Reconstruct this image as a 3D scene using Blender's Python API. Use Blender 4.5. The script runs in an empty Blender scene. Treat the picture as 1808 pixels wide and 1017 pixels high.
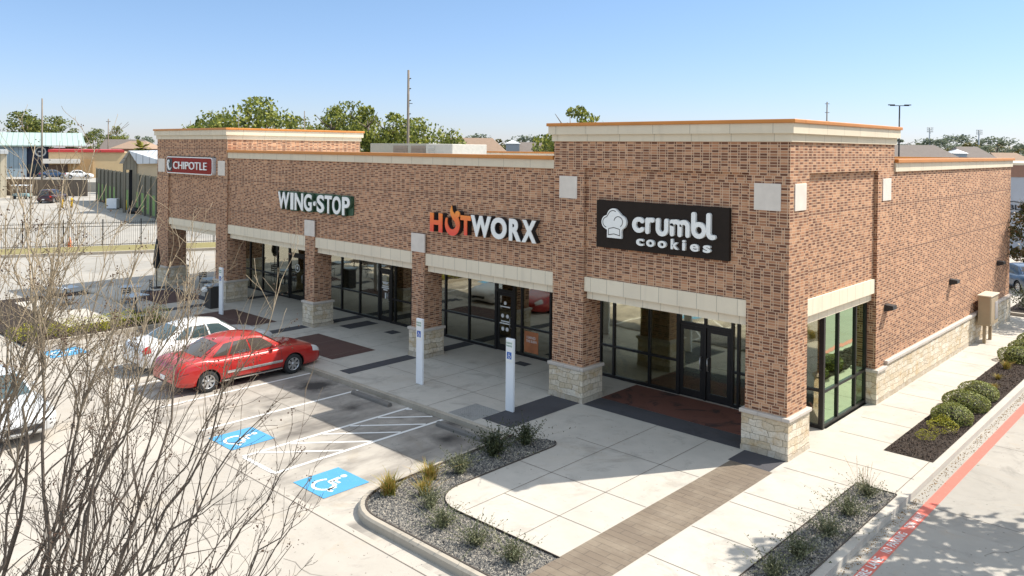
import bpy, bmesh, math, random
import numpy as np
from mathutils import Vector, Matrix
R = math.radians
rnd = random.Random(7)
nrs = np.random.RandomState(11)
SC = bpy.context.scene
COL = SC.collection

# ------------------------------------------------------------------ camera, sky, sun, exposure
YAW, PIT, ROL, FPX, CYP = R(133.074049), R(-0.595691), R(0.576896), 1425.977, 276.779
CAM = Vector((8.41, -18.84, 7.5))
_f = Vector((math.cos(YAW)*math.cos(PIT), math.sin(YAW)*math.cos(PIT), math.sin(PIT)))
_r = Vector((math.sin(YAW), -math.cos(YAW), 0)); _u = _r.cross(_f)
CA = _r*math.cos(ROL) + _u*math.sin(ROL)
CB = -_r*math.sin(ROL) + _u*math.cos(ROL)
CC = _f
cd = bpy.data.cameras.new('camera'); cam = bpy.data.objects.new('camera', cd); COL.objects.link(cam)
cd.sensor_width = 36; cd.lens = FPX/1808*36; cd.shift_y = -(508.5-CYP)/1808
cd.clip_start = .1; cd.clip_end = 4000
m4 = Matrix((CA, CB, -CC)).transposed().to_4x4(); m4.translation = CAM
cam.matrix_world = m4
SC.camera = cam

SUN_EL, SUN_AZ = R(50.5), math.atan2(.535, .845)      # azimuth measured from +Y towards +X
W = bpy.data.worlds.new('World'); SC.world = W; W.use_nodes = True
wn = W.node_tree; wn.nodes.clear()
sky = wn.nodes.new('ShaderNodeTexSky'); sky.sky_type = 'NISHITA'; sky.sun_disc = False
sky.sun_elevation = SUN_EL; sky.sun_rotation = SUN_AZ
sky.air_density = 1.0; sky.dust_density = 0.15; sky.ozone_density = 2.0; sky.altitude = 100
bg = wn.nodes.new('ShaderNodeBackground'); bg.inputs[1].default_value = .115
wo = wn.nodes.new('ShaderNodeOutputWorld')
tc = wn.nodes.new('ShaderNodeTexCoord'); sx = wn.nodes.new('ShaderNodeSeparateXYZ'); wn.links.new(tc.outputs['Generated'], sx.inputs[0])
cr = wn.nodes.new('ShaderNodeValToRGB'); wn.links.new(sx.outputs[2], cr.inputs[0])          # sky multiplier by elevation: dimmed low down, brightened and warmed overhead to fill shade
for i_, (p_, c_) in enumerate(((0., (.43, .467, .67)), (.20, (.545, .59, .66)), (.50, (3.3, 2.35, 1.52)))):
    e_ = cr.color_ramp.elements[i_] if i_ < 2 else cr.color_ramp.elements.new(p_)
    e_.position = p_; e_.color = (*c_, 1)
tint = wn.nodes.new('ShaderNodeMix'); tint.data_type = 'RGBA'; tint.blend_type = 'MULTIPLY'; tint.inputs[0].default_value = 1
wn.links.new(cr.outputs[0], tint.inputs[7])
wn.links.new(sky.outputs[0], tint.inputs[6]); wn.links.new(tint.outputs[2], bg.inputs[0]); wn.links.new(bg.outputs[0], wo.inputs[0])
ld = bpy.data.lights.new('sun', 'SUN'); ld.energy = 3.5; ld.angle = R(.5); ld.color = (1, .945, .855)
sun = bpy.data.objects.new('sun', ld); COL.objects.link(sun)
sd = Vector((math.sin(SUN_AZ)*math.cos(SUN_EL), math.cos(SUN_AZ)*math.cos(SUN_EL), math.sin(SUN_EL)))
sun.rotation_euler = sd.to_track_quat('Z', 'Y').to_euler(); sun.location = (20, 30, 60)
SC.view_settings.view_transform = 'Standard'; SC.view_settings.look = 'None'
SC.view_settings.exposure = 1.06; SC.view_settings.gamma = 1
SC.cycles.max_bounces = 8; SC.cycles.transparent_max_bounces = 12

def hor(px): return 253 + px*.0101
def at(px, dep, z=0.):
    d = CA*(px-904)/FPX + CC; p = CAM + d*dep; return Vector((p.x, p.y, z))
def zpx(px, py, dep): return 7.5 - (py-hor(px))*dep/FPX
def pix(px, py, dep):
    return CAM + (CA*((px-904)/FPX) - CB*((py-CYP)/FPX) + CC)*dep
FACE = math.atan2(CA.y, CA.x)

# ------------------------------------------------------------------ node helpers
class S:
    def __init__(s, nt, v): s.nt, s.v = nt, v
    def _m(s, op, *o):
        n = s.nt.nodes.new('ShaderNodeMath'); n.operation = op
        for i, q in enumerate((s,)+o):
            q = q.v if isinstance(q, S) else q
            if isinstance(q, (int, float)): n.inputs[i].default_value = q
            else: s.nt.links.new(q, n.inputs[i])
        return S(s.nt, n.outputs[0])
    def __add__(s, o): return s._m('ADD', o)
    def __sub__(s, o): return s._m('SUBTRACT', o)
    def __mul__(s, o): return s._m('MULTIPLY', o)
    def __truediv__(s, o): return s._m('DIVIDE', o)
    def floor(s): return s._m('FLOOR')
    def frac(s): return s._m('FRACT')
    def abs(s): return s._m('ABSOLUTE')
    def lt(s, o): return s._m('LESS_THAN', o)
    def gt(s, o): return s._m('GREATER_THAN', o)
    def mod(s, o): return s._m('FLOORED_MODULO', o)
    def max(s, o): return s._m('MAXIMUM', o)
    def min(s, o): return s._m('MINIMUM', o)
    def inv(s): return S(s.nt, 1.0) - s if False else s._m('MULTIPLY_ADD', -1.0, 1.0)

MATS = {}
def newmat(name, rough=.8, col=(.5, .5, .5), metal=0., spec=.5):
    m = bpy.data.materials.new(name); m.use_nodes = True; nt = m.node_tree
    b = nt.nodes['Principled BSDF']
    b.inputs['Base Color'].default_value = (*col, 1); b.inputs['Roughness'].default_value = rough
    b.inputs['Metallic'].default_value = metal; b.inputs['Specular IOR Level'].default_value = spec
    MATS[name] = m
    return m, nt, b
def nd(nt, t, **k):
    n = nt.nodes.new('ShaderNode'+t)
    for a, v in k.items(): setattr(n, a, v)
    return n
def setin(nt, n, i, v):
    if isinstance(v, S): v = v.v
    if isinstance(v, bpy.types.NodeSocket): nt.links.new(v, n.inputs[i])
    elif isinstance(v, (tuple, list)) and len(v) == 3 and n.inputs[i].type == 'RGBA': n.inputs[i].default_value = (*v, 1)
    else: n.inputs[i].default_value = v
def mixc(nt, f, a, b, bt='MIX'):
    n = nd(nt, 'Mix', data_type='RGBA', blend_type=bt)
    setin(nt, n, 0, f); setin(nt, n, 6, a); setin(nt, n, 7, b); return n.outputs[2]
def pos(nt):
    g = nd(nt, 'NewGeometry'); s = nd(nt, 'SeparateXYZ'); nt.links.new(g.outputs['Position'], s.inputs[0])
    return S(nt, s.outputs[0]), S(nt, s.outputs[1]), S(nt, s.outputs[2]), g
def wallu(nt):
    x, y, z, g = pos(nt); s = nd(nt, 'SeparateXYZ'); nt.links.new(g.outputs['True Normal'], s.inputs[0])
    k = S(nt, s.outputs[0]).abs().gt(.6)
    return y*k + x*k.inv(), z, g
def noise(nt, scale, det=4., rough=.55, vec=None, dist=0.):
    n = nd(nt, 'TexNoise'); n.inputs['Scale'].default_value = scale; n.inputs['Detail'].default_value = det
    n.inputs['Roughness'].default_value = rough; n.inputs['Distortion'].default_value = dist
    if vec is None:
        g = nd(nt, 'NewGeometry'); vec = g.outputs['Position']
    nt.links.new(vec, n.inputs['Vector']); return S(nt, n.outputs['Fac'])
def ramp(nt, v, stops):
    n = nd(nt, 'ValToRGB'); e = n.color_ramp.elements
    while len(e) < len(stops): e.new(.5)
    for i, (p, c) in enumerate(stops):
        e[i].position = p; e[i].color = (*c, 1) if len(c) == 3 else c
    setin(nt, n, 0, v); return n.outputs[0]
def wnoise(nt, *v):
    c = nd(nt, 'CombineXYZ')
    for i, q in enumerate(v): setin(nt, c, i, q)
    n = nd(nt, 'TexWhiteNoise', noise_dimensions='3D'); nt.links.new(c.outputs[0], n.inputs[0])
    return S(nt, n.outputs['Value'])
def bump(nt, b, h, dist=.01, st=.5):
    n = nd(nt, 'Bump'); n.inputs['Distance'].default_value = dist; n.inputs['Strength'].default_value = st
    setin(nt, n, 'Height', h); nt.links.new(n.outputs[0], b.inputs['Normal'])

# ------------------------------------------------------------------ materials
def m_brick():
    m, nt, b = newmat('brick', .88, spec=.25)
    u, v, g = wallu(nt); h = .0695; P = .53
    row = (v/h).floor(); fv = (v/h).frac()
    uu = (u + row.mod(2)*.265 + (wnoise(nt, (row/3).floor(), 2., 5.)*4.).floor()*.1325)/P; cell = uu.floor(); f = uu.frac()*P
    k1 = f.gt(.2); k2 = f.gt(.265); k3 = f.gt(.465); idx = k1+k2+k3          # stretcher, header, stretcher, header
    loc = f - k1*.2 - k2*.065 - k3*.2
    mort = loc.lt(.017).max(fv.lt(.23))
    r = wnoise(nt, cell, idx, row); r2 = wnoise(nt, cell+7.3, idx, row+3.1)
    isH = idx.mod(2).gt(.5); isA = idx.lt(.5)
    dark = (isH*r.gt(.5) + isH.inv()*(isA*r.gt(.2) + isA.inv()*r.gt(.93))).max(row.mod(21).lt(.5))
    c = mixc(nt, r2, (.46, .228, .124), (.345, .168, .092))
    c = mixc(nt, r.lt(.13), c, (.51, .28, .16))
    c = mixc(nt, dark, c, mixc(nt, r2, (.14, .06, .036), (.22, .10, .058)))
    c = mixc(nt, mort, c, (.58, .405, .275))
    n1 = noise(nt, .35, 4); vs_ = nd(nt, 'CombineXYZ'); setin(nt, vs_, 0, u*2.2); setin(nt, vs_, 1, v*.22); st = noise(nt, 1., 4, .6, vec=vs_.outputs[0])
    c = mixc(nt, .8, c, mixc(nt, n1, (.80, .78, .77), (1.18, 1.16, 1.14)), 'MULTIPLY'); c = mixc(nt, ((st*-1.+.44)*1.7).max(0.).min(.35), c, (.12, .07, .05))
    nt.links.new(c, b.inputs['Base Color'])
    bump(nt, b, mort.inv()*1.0 + noise(nt, 60, 2)*.4, .006, .7)
    return m
def m_panel(name, col, sp, off=0., joint=.62):
    m, nt, b = newmat(name, .8, spec=.3)
    u, v, g = wallu(nt)
    j = ((u+off)/sp).frac()*sp; jl = j.lt(.018)
    pid = ((u+off)/sp).floor(); tone = wnoise(nt, pid, (v*1.5).floor(), 3.)
    n1 = noise(nt, 1.2, 5); n2 = noise(nt, 18, 3)
    # rain streaks run down the face
    vec = nd(nt, 'CombineXYZ'); setin(nt, vec, 0, u*3.5); setin(nt, vec, 1, v*.25)
    st = noise(nt, 1.0, 3, vec=vec.outputs[0])
    c = mixc(nt, n1, tuple(k*.86 for k in col), tuple(min(1, k*1.1) for k in col))
    c = mixc(nt, tone*.5, c, tuple(k*.9 for k in col))
    c = mixc(nt, (st-.55).max(0.)*1.6, c, tuple(k*.62 for k in col))
    c = mixc(nt, jl, c, tuple(k*joint for k in col))
    nt.links.new(c, b.inputs['Base Color']); bump(nt, b, n2*.3 - jl*2., .004, .6)
    return m
def m_stone():
    m, nt, b = newmat('chopped_limestone', .92, spec=.2)
    u, v, g = wallu(nt)
    c1 = nd(nt, 'CombineXYZ'); setin(nt, c1, 0, u + noise(nt, 6, 2)*.04 + (noise(nt, 1.7, 1)-.5)*.5); setin(nt, c1, 1, v + noise(nt, 5, 2)*.05 + (noise(nt, 2.1, 1)-.5)*.16)
    br = nd(nt, 'TexBrick', offset=.37, offset_frequency=2, squash=.5, squash_frequency=2)
    nt.links.new(c1.outputs[0], br.inputs['Vector'])
    for k, q in (('Scale', 1.), ('Mortar Size', .006), ('Mortar Smooth', .4), ('Bias', 0.), ('Brick Width', .42), ('Row Height', .17)):
        br.inputs[k].default_value = q
    br.inputs['Color1'].default_value = (.76, .68, .56, 1); br.inputs['Color2'].default_value = (.60, .49, .34, 1)
    br.inputs['Mortar'].default_value = (.36, .29, .2, 1)
    n1 = noise(nt, 3.2, 6); n2 = noise(nt, 16, 5, .65); n3 = noise(nt, 1.1, 3)
    c = mixc(nt, .75, br.outputs[0], ramp(nt, n2, [(.25, (.55, .5, .44)), (.5, (.95, .93, .9)), (.75, (1.12, 1.1, 1.05))]), 'MULTIPLY')
    c = mixc(nt, (n1-.52).max(0.)*2.6, c, (.50, .31, .12))
    c = mixc(nt, (n3-.6).max(0.)*2., c, (.22, .17, .12))
    c = mixc(nt, v.lt(.16)*.5, c, (.36, .31, .25))
    nt.links.new(c, b.inputs['Base Color'])
    bump(nt, b, n2*.9 + n1*.5 - S(nt, br.outputs['Fac'])*.7, .035, .8)
    return m
def m_conc(name, col, stain=.35, big=.25, warm=(.40, .31, .2), rough=.85, tracks=0.):
    m, nt, b = newmat(name, rough, spec=.3)
    n1 = noise(nt, big, 5, .6); n2 = noise(nt, 2.2, 6, .65); n3 = noise(nt, 45, 3); n4 = noise(nt, .8, 7, .7, dist=1.)
    c = mixc(nt, n1, tuple(k*.80 for k in col), tuple(k*1.16 for k in col))
    c = mixc(nt, (n2-.42).max(0.)*1.1, c, tuple(k*.66 for k in col))
    c = mixc(nt, (n4-.55).max(0.)*stain*5, c, warm)
    c = mixc(nt, n3*.35, c, tuple(k*.82 for k in col))
    sp = noise(nt, 9, 2); c = mixc(nt, sp.gt(.72)*.6, c, (.10, .085, .07))
    X_, Y_, Z_, G_ = pos(nt); sl = wnoise(nt, ((X_+6.55)/4.5).floor(), ((Y_+9.36)/4.3).floor(), Z_.gt(-.1))
    c = mixc(nt, Z_.lt(-.1)*.9, c, mixc(nt, sl, (.84, .845, .85), (1.06, 1.055, 1.05)), 'MULTIPLY')
    dk = noise(nt, .9, 6, .72, dist=.6); c = mixc(nt, ((dk-.545)*3.2).max(0.).min(.55), c, tuple(k*.45 for k in col))
    if tracks:
        x, y, z, g = pos(nt)
        v1 = nd(nt, 'CombineXYZ'); setin(nt, v1, 0, x*1.1); setin(nt, v1, 1, y*.4)
        t1 = noise(nt, 1., 4, .6, vec=v1.outputs[0])
        inb = y.gt(-9.2)*y.lt(-3.4)
        c = mixc(nt, (t1-.44).max(0.)*3.4*inb*tracks, c, (.13, .115, .10))
        nl = noise(nt, 1.6, 5, .7)
        gr = noise(nt, .55, 6, .7); near = ((y+7.)*.4).max(0.).min(1.)*y.lt(-3.4)
        c = mixc(nt, ((gr-.30)*2.6).max(0.).min(.85)*near, c, (.17, .15, .13))
        oil = None
        for ox, oy, orr, os in ((-13.7, -4.35, .75, .9), (-11.1, -4.75, .45, .55), (-7.2, -4.5, .6, .5), (-16.4, -5.6, .8, .7), (-12.9, -6.4, .3, .3), (-8.0, -3.7, .5, .4), (-9.4, -4.3, .3, .35)):
            dx = x-ox; dy = y-oy
            d = (dx*dx + dy*dy)._m('SQRT') + (nl-.5)*orr*1.5
            q = ((S(nt, d.v)*(-1/orr))+1.).max(0.)*(os*1.9)
            oil = q if oil is None else oil.max(q)
        c = mixc(nt, oil, c, (.045, .04, .036))
    nt.links.new(c, b.inputs['Base Color']); bump(nt, b, n3*.5+n2*.5, .004, .5)
    return m
def m_plain(name, col, rough=.6, metal=0., var=.12, sc=6., spec=.5, bmp=0.):
    m, nt, b = newmat(name, rough, col, metal, spec)
    n1 = noise(nt, sc, 4)
    nt.links.new(mixc(nt, n1, tuple(k*(1-var*1.4) for k in col), tuple(min(1., k*(1+var*1.4)) for k in col)), b.inputs['Base Color'])
    if bmp: bump(nt, b, noise(nt, sc*6, 3), .004, bmp)
    return m
def m_leaf(name, cols, rough=.55, trans=.25):
    m, nt, b = newmat(name, rough, spec=.35)
    g = nd(nt, 'NewGeometry')
    k = len(cols)
    c = ramp(nt, S(nt, g.outputs['Random Per Island']), [(i/(k-1), q) for i, q in enumerate(cols)])
    nt.links.new(c, b.inputs['Base Color'])
    if trans:
        t = nd(nt, 'BsdfTranslucent'); nt.links.new(c, t.inputs[0]); mx = nd(nt, 'MixShader'); mx.inputs[0].default_value = trans
        o = nt.nodes['Material Output']; nt.links.new(b.outputs[0], mx.inputs[1]); nt.links.new(t.outputs[0], mx.inputs[2]); nt.links.new(mx.outputs[0], o.inputs[0])
    return m
def m_glass(name, tint, refl, add=.06):
    m = bpy.data.materials.new(name); m.use_nodes = True; nt = m.node_tree; nt.nodes.clear(); MATS[name] = m
    o = nd(nt, 'OutputMaterial'); t = nd(nt, 'BsdfTransparent'); t.inputs[0].default_value = (*tint, 1)
    g = nd(nt, 'BsdfGlossy'); g.inputs[0].default_value = (*refl, 1); g.inputs['Roughness'].default_value = .03
    wv = noise(nt, .9, 2); bp = nd(nt, 'Bump'); bp.inputs['Strength'].default_value = .12; bp.inputs['Distance'].default_value = .03
    nt.links.new(wv.v, bp.inputs['Height']); nt.links.new(bp.outputs[0], g.inputs['Normal'])
    f = nd(nt, 'Fresnel'); f.inputs[0].default_value = 1.6
    k = (S(nt, f.outputs[0])*1.5 + add).min(1.)
    mx = nd(nt, 'MixShader'); nt.links.new(k.v, mx.inputs[0]); nt.links.new(t.outputs[0], mx.inputs[1]); nt.links.new(g.outputs[0], mx.inputs[2])
    nt.links.new(mx.outputs[0], o.inputs[0]); return m
def m_gravel(name, cols, sc, bmp=.02):
    m, nt, b = newmat(name, .9, spec=.25)
    v = nd(nt, 'TexVoronoi'); v.inputs['Scale'].default_value = sc
    g = nd(nt, 'NewGeometry'); nt.links.new(g.outputs['Position'], v.inputs['Vector'])
    s = nd(nt, 'SeparateColor'); nt.links.new(v.outputs['Color'], s.inputs[0])
    k = len(cols)
    c = ramp(nt, S(nt, s.outputs[0]), [(i/(k-1), q) for i, q in enumerate(cols)])
    d = S(nt, v.outputs['Distance'])
    nt.links.new(c, b.inputs['Base Color'])
    bump(nt, b, (d*-1.)*1. + noise(nt, sc*.1, 3)*.4, bmp, 1.); return m
def m_stamp():
    m, nt, b = newmat('stamped_concrete', .8, spec=.3)
    x, y, z, g = pos(nt); c1 = nd(nt, 'CombineXYZ'); setin(nt, c1, 0, x); setin(nt, c1, 1, y)
    br = nd(nt, 'TexBrick', offset=.37, offset_frequency=2, squash=1.4, squash_frequency=3); nt.links.new(c1.outputs[0], br.inputs['Vector'])
    for k, q in (('Scale', 1.), ('Mortar Size', .007), ('Mortar Smooth', .2), ('Bias', 0.), ('Brick Width', .72), ('Row Height', .19)): br.inputs[k].default_value = q
    br.inputs['Color1'].default_value = (.195, .152, .11, 1); br.inputs['Color2'].default_value = (.17, .132, .098, 1); br.inputs['Mortar'].default_value = (.11, .09, .072, 1)
    vg = nd(nt, 'CombineXYZ'); setin(nt, vg, 0, x*2.5); setin(nt, vg, 1, y*30)
    gr = noise(nt, 1., 4, vec=vg.outputs[0]); n1 = noise(nt, 1.3, 5, .6)
    c = mixc(nt, (n1-.46).max(0.)*2.2, br.outputs[0], (.33, .275, .205))
    c = mixc(nt, gr*.35, c, (.10, .08, .06))
    nt.links.new(c, b.inputs['Base Color']); bump(nt, b, gr*.4 - S(nt, br.outputs['Fac'])*1.2, .01, .7); return m
def m_paint(name, col, under=(.5, .46, .4), wear=.45):
    m, nt, b = newmat(name, .6, spec=.4)
    n1 = noise(nt, 14, 6, .7); n2 = noise(nt, 2.5, 3)
    c = mixc(nt, n2, tuple(k*.88 for k in col), tuple(min(1, k*1.08) for k in col))
    c = mixc(nt, (n1-(.68-.1*wear)).max(0.)*4.*wear, c, under); nt.links.new(c, b.inputs['Base Color']); return m
def m_carpaint(name, col, metal=.25):
    m, nt, b = newmat(name, .32, col, metal)
    b.inputs['Coat Weight'].default_value = .8; b.inputs['Coat Roughness'].default_value = .04
    d = noise(nt, 3, 5, .6); nt.links.new(mixc(nt, (d-.5).max(0.)*.5, col, tuple(k*.6+.05 for k in col)), b.inputs['Base Color'])
    return m
def m_roofmetal(name, col, sp=.45):
    m, nt, b = newmat(name, .45, col, .2)
    tc = nd(nt, 'TexCoord'); s = nd(nt, 'SeparateXYZ'); nt.links.new(tc.outputs['Object'], s.inputs[0])
    x = S(nt, s.outputs[0]); j = (x/sp).frac().lt(.14)
    nt.links.new(mixc(nt, j, mixc(nt, noise(nt, .5, 4), tuple(k*.85 for k in col), col), tuple(k*.55 for k in col)), b.inputs['Base Color']); return m
def m_board(name, cols, sp=.16, horiz=False):
    m, nt, b = newmat(name, .85)
    tc = nd(nt, 'TexCoord'); s = nd(nt, 'SeparateXYZ'); nt.links.new(tc.outputs['Object'], s.inputs[0])
    x = S(nt, s.outputs[2 if horiz else 0]); i = (x/sp).floor(); j = (x/sp).frac().lt(.1)
    c = mixc(nt, wnoise(nt, i, 1., 2.), cols[0], cols[1]); c = mixc(nt, noise(nt, 2, 5)*.5, c, tuple(k*.6 for k in cols[0]))
    nt.links.new(mixc(nt, j, c, tuple(k*.35 for k in cols[0])), b.inputs['Base Color']); return m

BRICK = m_brick(); STONE = m_stone()
CREAM = m_panel('cast_stone_panel', (.68, .585, .44), 1.15, .4)
LINT = m_panel('cast_stone_lintel', (.78, .67, .505), .585, .2)
CAPST = m_panel('cast_stone_cap', (.55, .48, .41), .62, .1, .7)
ACC = m_plain('accent_cast_stone', (.66, .585, .505), .85, sc=3, bmp=.3)
COPING = m_plain('copper_coloured_coping', (.53, .20, .04), .45, .25, .12, 1.5)
CONC_LOT = m_conc('parking_concrete', (.465, .42, .36), .5, .18, tracks=1.)
CONC_WALK = m_conc('sidewalk_concrete', (.485, .445, .385), .5, .35, (.40, .33, .25))
CONC_CURB = m_conc('kerb_concrete', (.41, .36, .29), .6, .6, (.22, .17, .11))
CONC_DRIVE = m_conc('driveway_concrete', (.36, .335, .295), .6, .2, (.36, .28, .19))
DARKC = m_conc('charcoal_stained_concrete', (.068, .066, .072), .12, .6, (.10, .09, .08))
REDC = m_conc('red_stained_concrete', (.15, .062, .045), 3., 1.1, (.035, .026, .026))
BROWNC = m_conc('brown_stained_concrete', (.10, .055, .045), .3, .8, (.055, .04, .036))
JOINT = m_plain('dark_joint', (.16, .135, .11), .95)  # plain dark colour of the joint strips and cracks
STAMP = m_stamp()
GRAVEL = m_gravel('grey_gravel', [(.03, .03, .032), (.10, .095, .09), (.19, .175, .155), (.36, .32, .26)], 38)
MULCH = m_gravel('dark_mulch', [(.016, .011, .009), (.034, .024, .018), (.065, .046, .034), (.024, .017, .013)], 30, .03)
WHITE_P = m_paint('white_marking_paint', (.72, .70, .66), wear=.5)
BLUE_P = m_paint('blue_marking_paint', (.075, .29, .50), (.36, .40, .42), .85)
RED_P = m_paint('red_kerb_paint', (.60, .14, .10), (.50, .38, .30), .95)
FRAME = m_plain('dark_bronze_frame', (.018, .016, .015), .4, .3)
INT_PALE = m_plain('pale_shop_floor', (.50, .40, .31), .4)  # floor colour lightened to stand in for the corner shop's indoor lighting
GLASS = m_glass('storefront_glass', (.74, .77, .68), (1., .96, .78), .27)
GLASS_S = m_glass('sunlit_storefront_glass', (.36, .60, .38), (.74, 1., .68), .30)  # copy of the storefront glass with its sunlit green look put into the colour
EDGE = m_plain('steel_edging', (.06, .045, .035), .7)
BLACK = m_plain('black_plastic', (.02, .02, .021), .5)
RUBBER = m_plain('tyre_rubber', (.022, .022, .022), .85)
SILVER = m_plain('alloy_silver', (.55, .55, .55), .32, .8)
CHROME = m_plain('bright_trim', (.75, .74, .72), .2, .8, .03)
CARGLASS = m_plain('car_glass', (.028, .03, .03), .04, 0., .05, 1., .9)
TAIL = m_plain('tail_lamp_red', (.42, .018, .012), .15)
LAMPC = m_plain('clear_lamp_lens', (.6, .6, .58), .12)
BARK = m_plain('grey_bark', (.16, .125, .095), .9, sc=5, var=.3)
def m_bark(name, low_col, high_col):
    m, nt, b = newmat(name, .88, spec=.2); x, y, z, g = pos(nt); n = noise(nt, 3., 5, .7)
    k = ((z-5.2 + (n-.5)*1.6)*.8)
    c = mixc(nt, k.max(0.).min(1.), low_col, high_col); v = noise(nt, 40, 3)  # dark low down, tan higher up, mixed by world height
    nt.links.new(mixc(nt, v*.7, c, tuple(q*.45 for q in low_col)), b.inputs['Base Color']); bump(nt, b, v, .006, .6); return m
TWIG = m_bark('twig_bark', (.125, .10, .08), (.45, .355, .235))
PODS = m_plain('dry_seed_pod', (.075, .042, .026), .9, var=.3)
WHITE = m_plain('white_powder_coat', (.78, .79, .80), .35, var=.03)
OFFW = m_plain('white_sign_face', (.80, .79, .75), .4, var=.03)
INT_WALL = m_plain('interior_wall', (.74, .70, .62), .8, var=.04)  # wall colour lightened too, so the corner shop looks lit inside
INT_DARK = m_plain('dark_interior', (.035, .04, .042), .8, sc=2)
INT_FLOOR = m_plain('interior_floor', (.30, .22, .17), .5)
ROOFM = m_plain('roof_membrane', (.62, .60, .56), .8, sc=1)

# ------------------------------------------------------------------ mesh helpers
class MB:
    def __init__(s): s.v, s.f, s.mi, s.sm = [], [], [], []
    def poly(s, pts, mi=0, sm=False):
        b = len(s.v); s.v += [tuple(p) for p in pts]; s.f.append(tuple(range(b, b+len(pts)))); s.mi.append(mi); s.sm.append(sm); return s
    def box(s, x0, x1, y0, y1, z0, z1, mi=0):
        b = len(s.v)
        s.v += [(x0, y0, z0), (x1, y0, z0), (x1, y1, z0), (x0, y1, z0), (x0, y0, z1), (x1, y0, z1), (x1, y1, z1), (x0, y1, z1)]
        for q in ((3, 2, 1, 0), (4, 5, 6, 7), (0, 1, 5, 4), (1, 2, 6, 5), (2, 3, 7, 6), (3, 0, 4, 7)):
            s.f.append(tuple(b+i for i in q)); s.mi.append(mi); s.sm.append(False)
        return s
    def prism(s, pts, z0, z1, mi=0):
        n = len(pts); b = len(s.v)
        s.v += [(p[0], p[1], z0) for p in pts] + [(p[0], p[1], z1) for p in pts]
        s.f.append(tuple(b+i for i in reversed(range(n)))); s.f.append(tuple(b+n+i for i in range(n)))
        for i in range(n): s.f.append((b+i, b+(i+1) % n, b+n+(i+1) % n, b+n+i))
        s.mi += [mi]*(n+2); s.sm += [False]*(n+2); return s
    def flat(s, pts, z, mi=0): return s.poly([(p[0], p[1], z) for p in pts], mi)
    def rect(s, x0, x1, y0, y1, z, mi=0): return s.flat([(x0, y0), (x1, y0), (x1, y1), (x0, y1)], z, mi)
    def line(s, a, b, w, z, mi=0):
        d = Vector((b[0]-a[0], b[1]-a[1])).normalized(); n = Vector((-d.y, d.x))*w/2
        return s.flat([(a[0]+n.x, a[1]+n.y), (a[0]-n.x, a[1]-n.y), (b[0]-n.x, b[1]-n.y), (b[0]+n.x, b[1]+n.y)], z, mi)
    def tube(s, pts, rad, k=6, mi=0, cap=True):
        pts = [Vector(p) for p in pts]; rings = []; up = Vector((0, 0, 1)); prev = None
        for i, p in enumerate(pts):
            d = (pts[min(i+1, len(pts)-1)] - pts[max(i-1, 0)])
            d = d.normalized() if d.length > 1e-9 else up
            if prev is None: prev = d.orthogonal().normalized()
            a = (prev - d*prev.dot(d)); a = a.normalized() if a.length > 1e-6 else d.orthogonal().normalized()
            prev = a; c = d.cross(a); r = rad[i] if isinstance(rad, (list, tuple)) else rad
            b = len(s.v); rings.append(b)
            for j in range(k):
                t = 2*math.pi*j/k; s.v.append(tuple(p + a*(r*math.cos(t)) + c*(r*math.sin(t))))
        for i in range(len(rings)-1):
            for j in range(k):
                j2 = (j+1) % k; s.f.append((rings[i]+j, rings[i]+j2, rings[i+1]+j2, rings[i+1]+j)); s.mi.append(mi); s.sm.append(True)
        if cap:
            s.f.append(tuple(rings[0]+j for j in reversed(range(k)))); s.f.append(tuple(rings[-1]+j for j in range(k))); s.mi += [mi]*2; s.sm += [False]*2
        return s
    def lathe(s, prof, k=24, c=(0, 0, 0), axis='z', mi=0):
        b = len(s.v); n = len(prof)
        for j in range(k):
            t = 2*math.pi*j/k
            for r, h in prof:
                x, y = r*math.cos(t), r*math.sin(t)
                p = (x, y, h) if axis == 'z' else ((h, x, y) if axis == 'x' else (x, h, y))
                s.v.append((p[0]+c[0], p[1]+c[1], p[2]+c[2]))
        for j in range(k):
            j2 = (j+1) % k
            for i in range(n-1):
                s.f.append((b+j*n+i, b+j2*n+i, b+j2*n+i+1, b+j*n+i+1)); s.mi.append(mi); s.sm.append(True)
        return s
    def grid(s, P, mi=0, sm=True):          # P[i][j] points
        b = len(s.v); n = len(P[0])
        for r in P: s.v += [tuple(q) for q in r]
        for i in range(len(P)-1):
            for j in range(n-1):
                s.f.append((b+i*n+j, b+i*n+j+1, b+(i+1)*n+j+1, b+(i+1)*n+j)); s.mi.append(mi); s.sm.append(sm)
        return s
    def mesh(s, name, mats):
        me = bpy.data.meshes.new(name); me.from_pydata(s.v, [], s.f)
        for m in (mats if isinstance(mats, (list, tuple)) else [mats]): me.materials.append(m)
        me.polygons.foreach_set('material_index', s.mi); me.polygons.foreach_set('use_smooth', s.sm); me.update(); return me
    def build(s, name, mats, parent=None, fix=False):
        me = s.mesh(name, mats)
        if fix:
            bm = bmesh.new(); bm.from_mesh(me); bmesh.ops.recalc_face_normals(bm, faces=bm.faces); bm.to_mesh(me); bm.free()
        o = bpy.data.objects.new(name, me); COL.objects.link(o)
        if parent: o.parent = parent
        return o
def thing(name, label, cat, loc=(0, 0, 0), rz=0., group=None, sc=None):
    o = bpy.data.objects.new(name, None); COL.objects.link(o); o.location = loc; o.rotation_euler = (0, 0, rz)
    o.empty_display_size = .3
    if sc: o.scale = sc if isinstance(sc, tuple) else (sc,)*3
    o['label'] = label; o['category'] = cat
    if group: o['group'] = group
    return o
def tag(o, label, cat, group=None):
    o['label'] = label; o['category'] = cat
    if group: o['group'] = group
    return o
def struct(o, kind='structure'): o['kind'] = kind; return o
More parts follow.
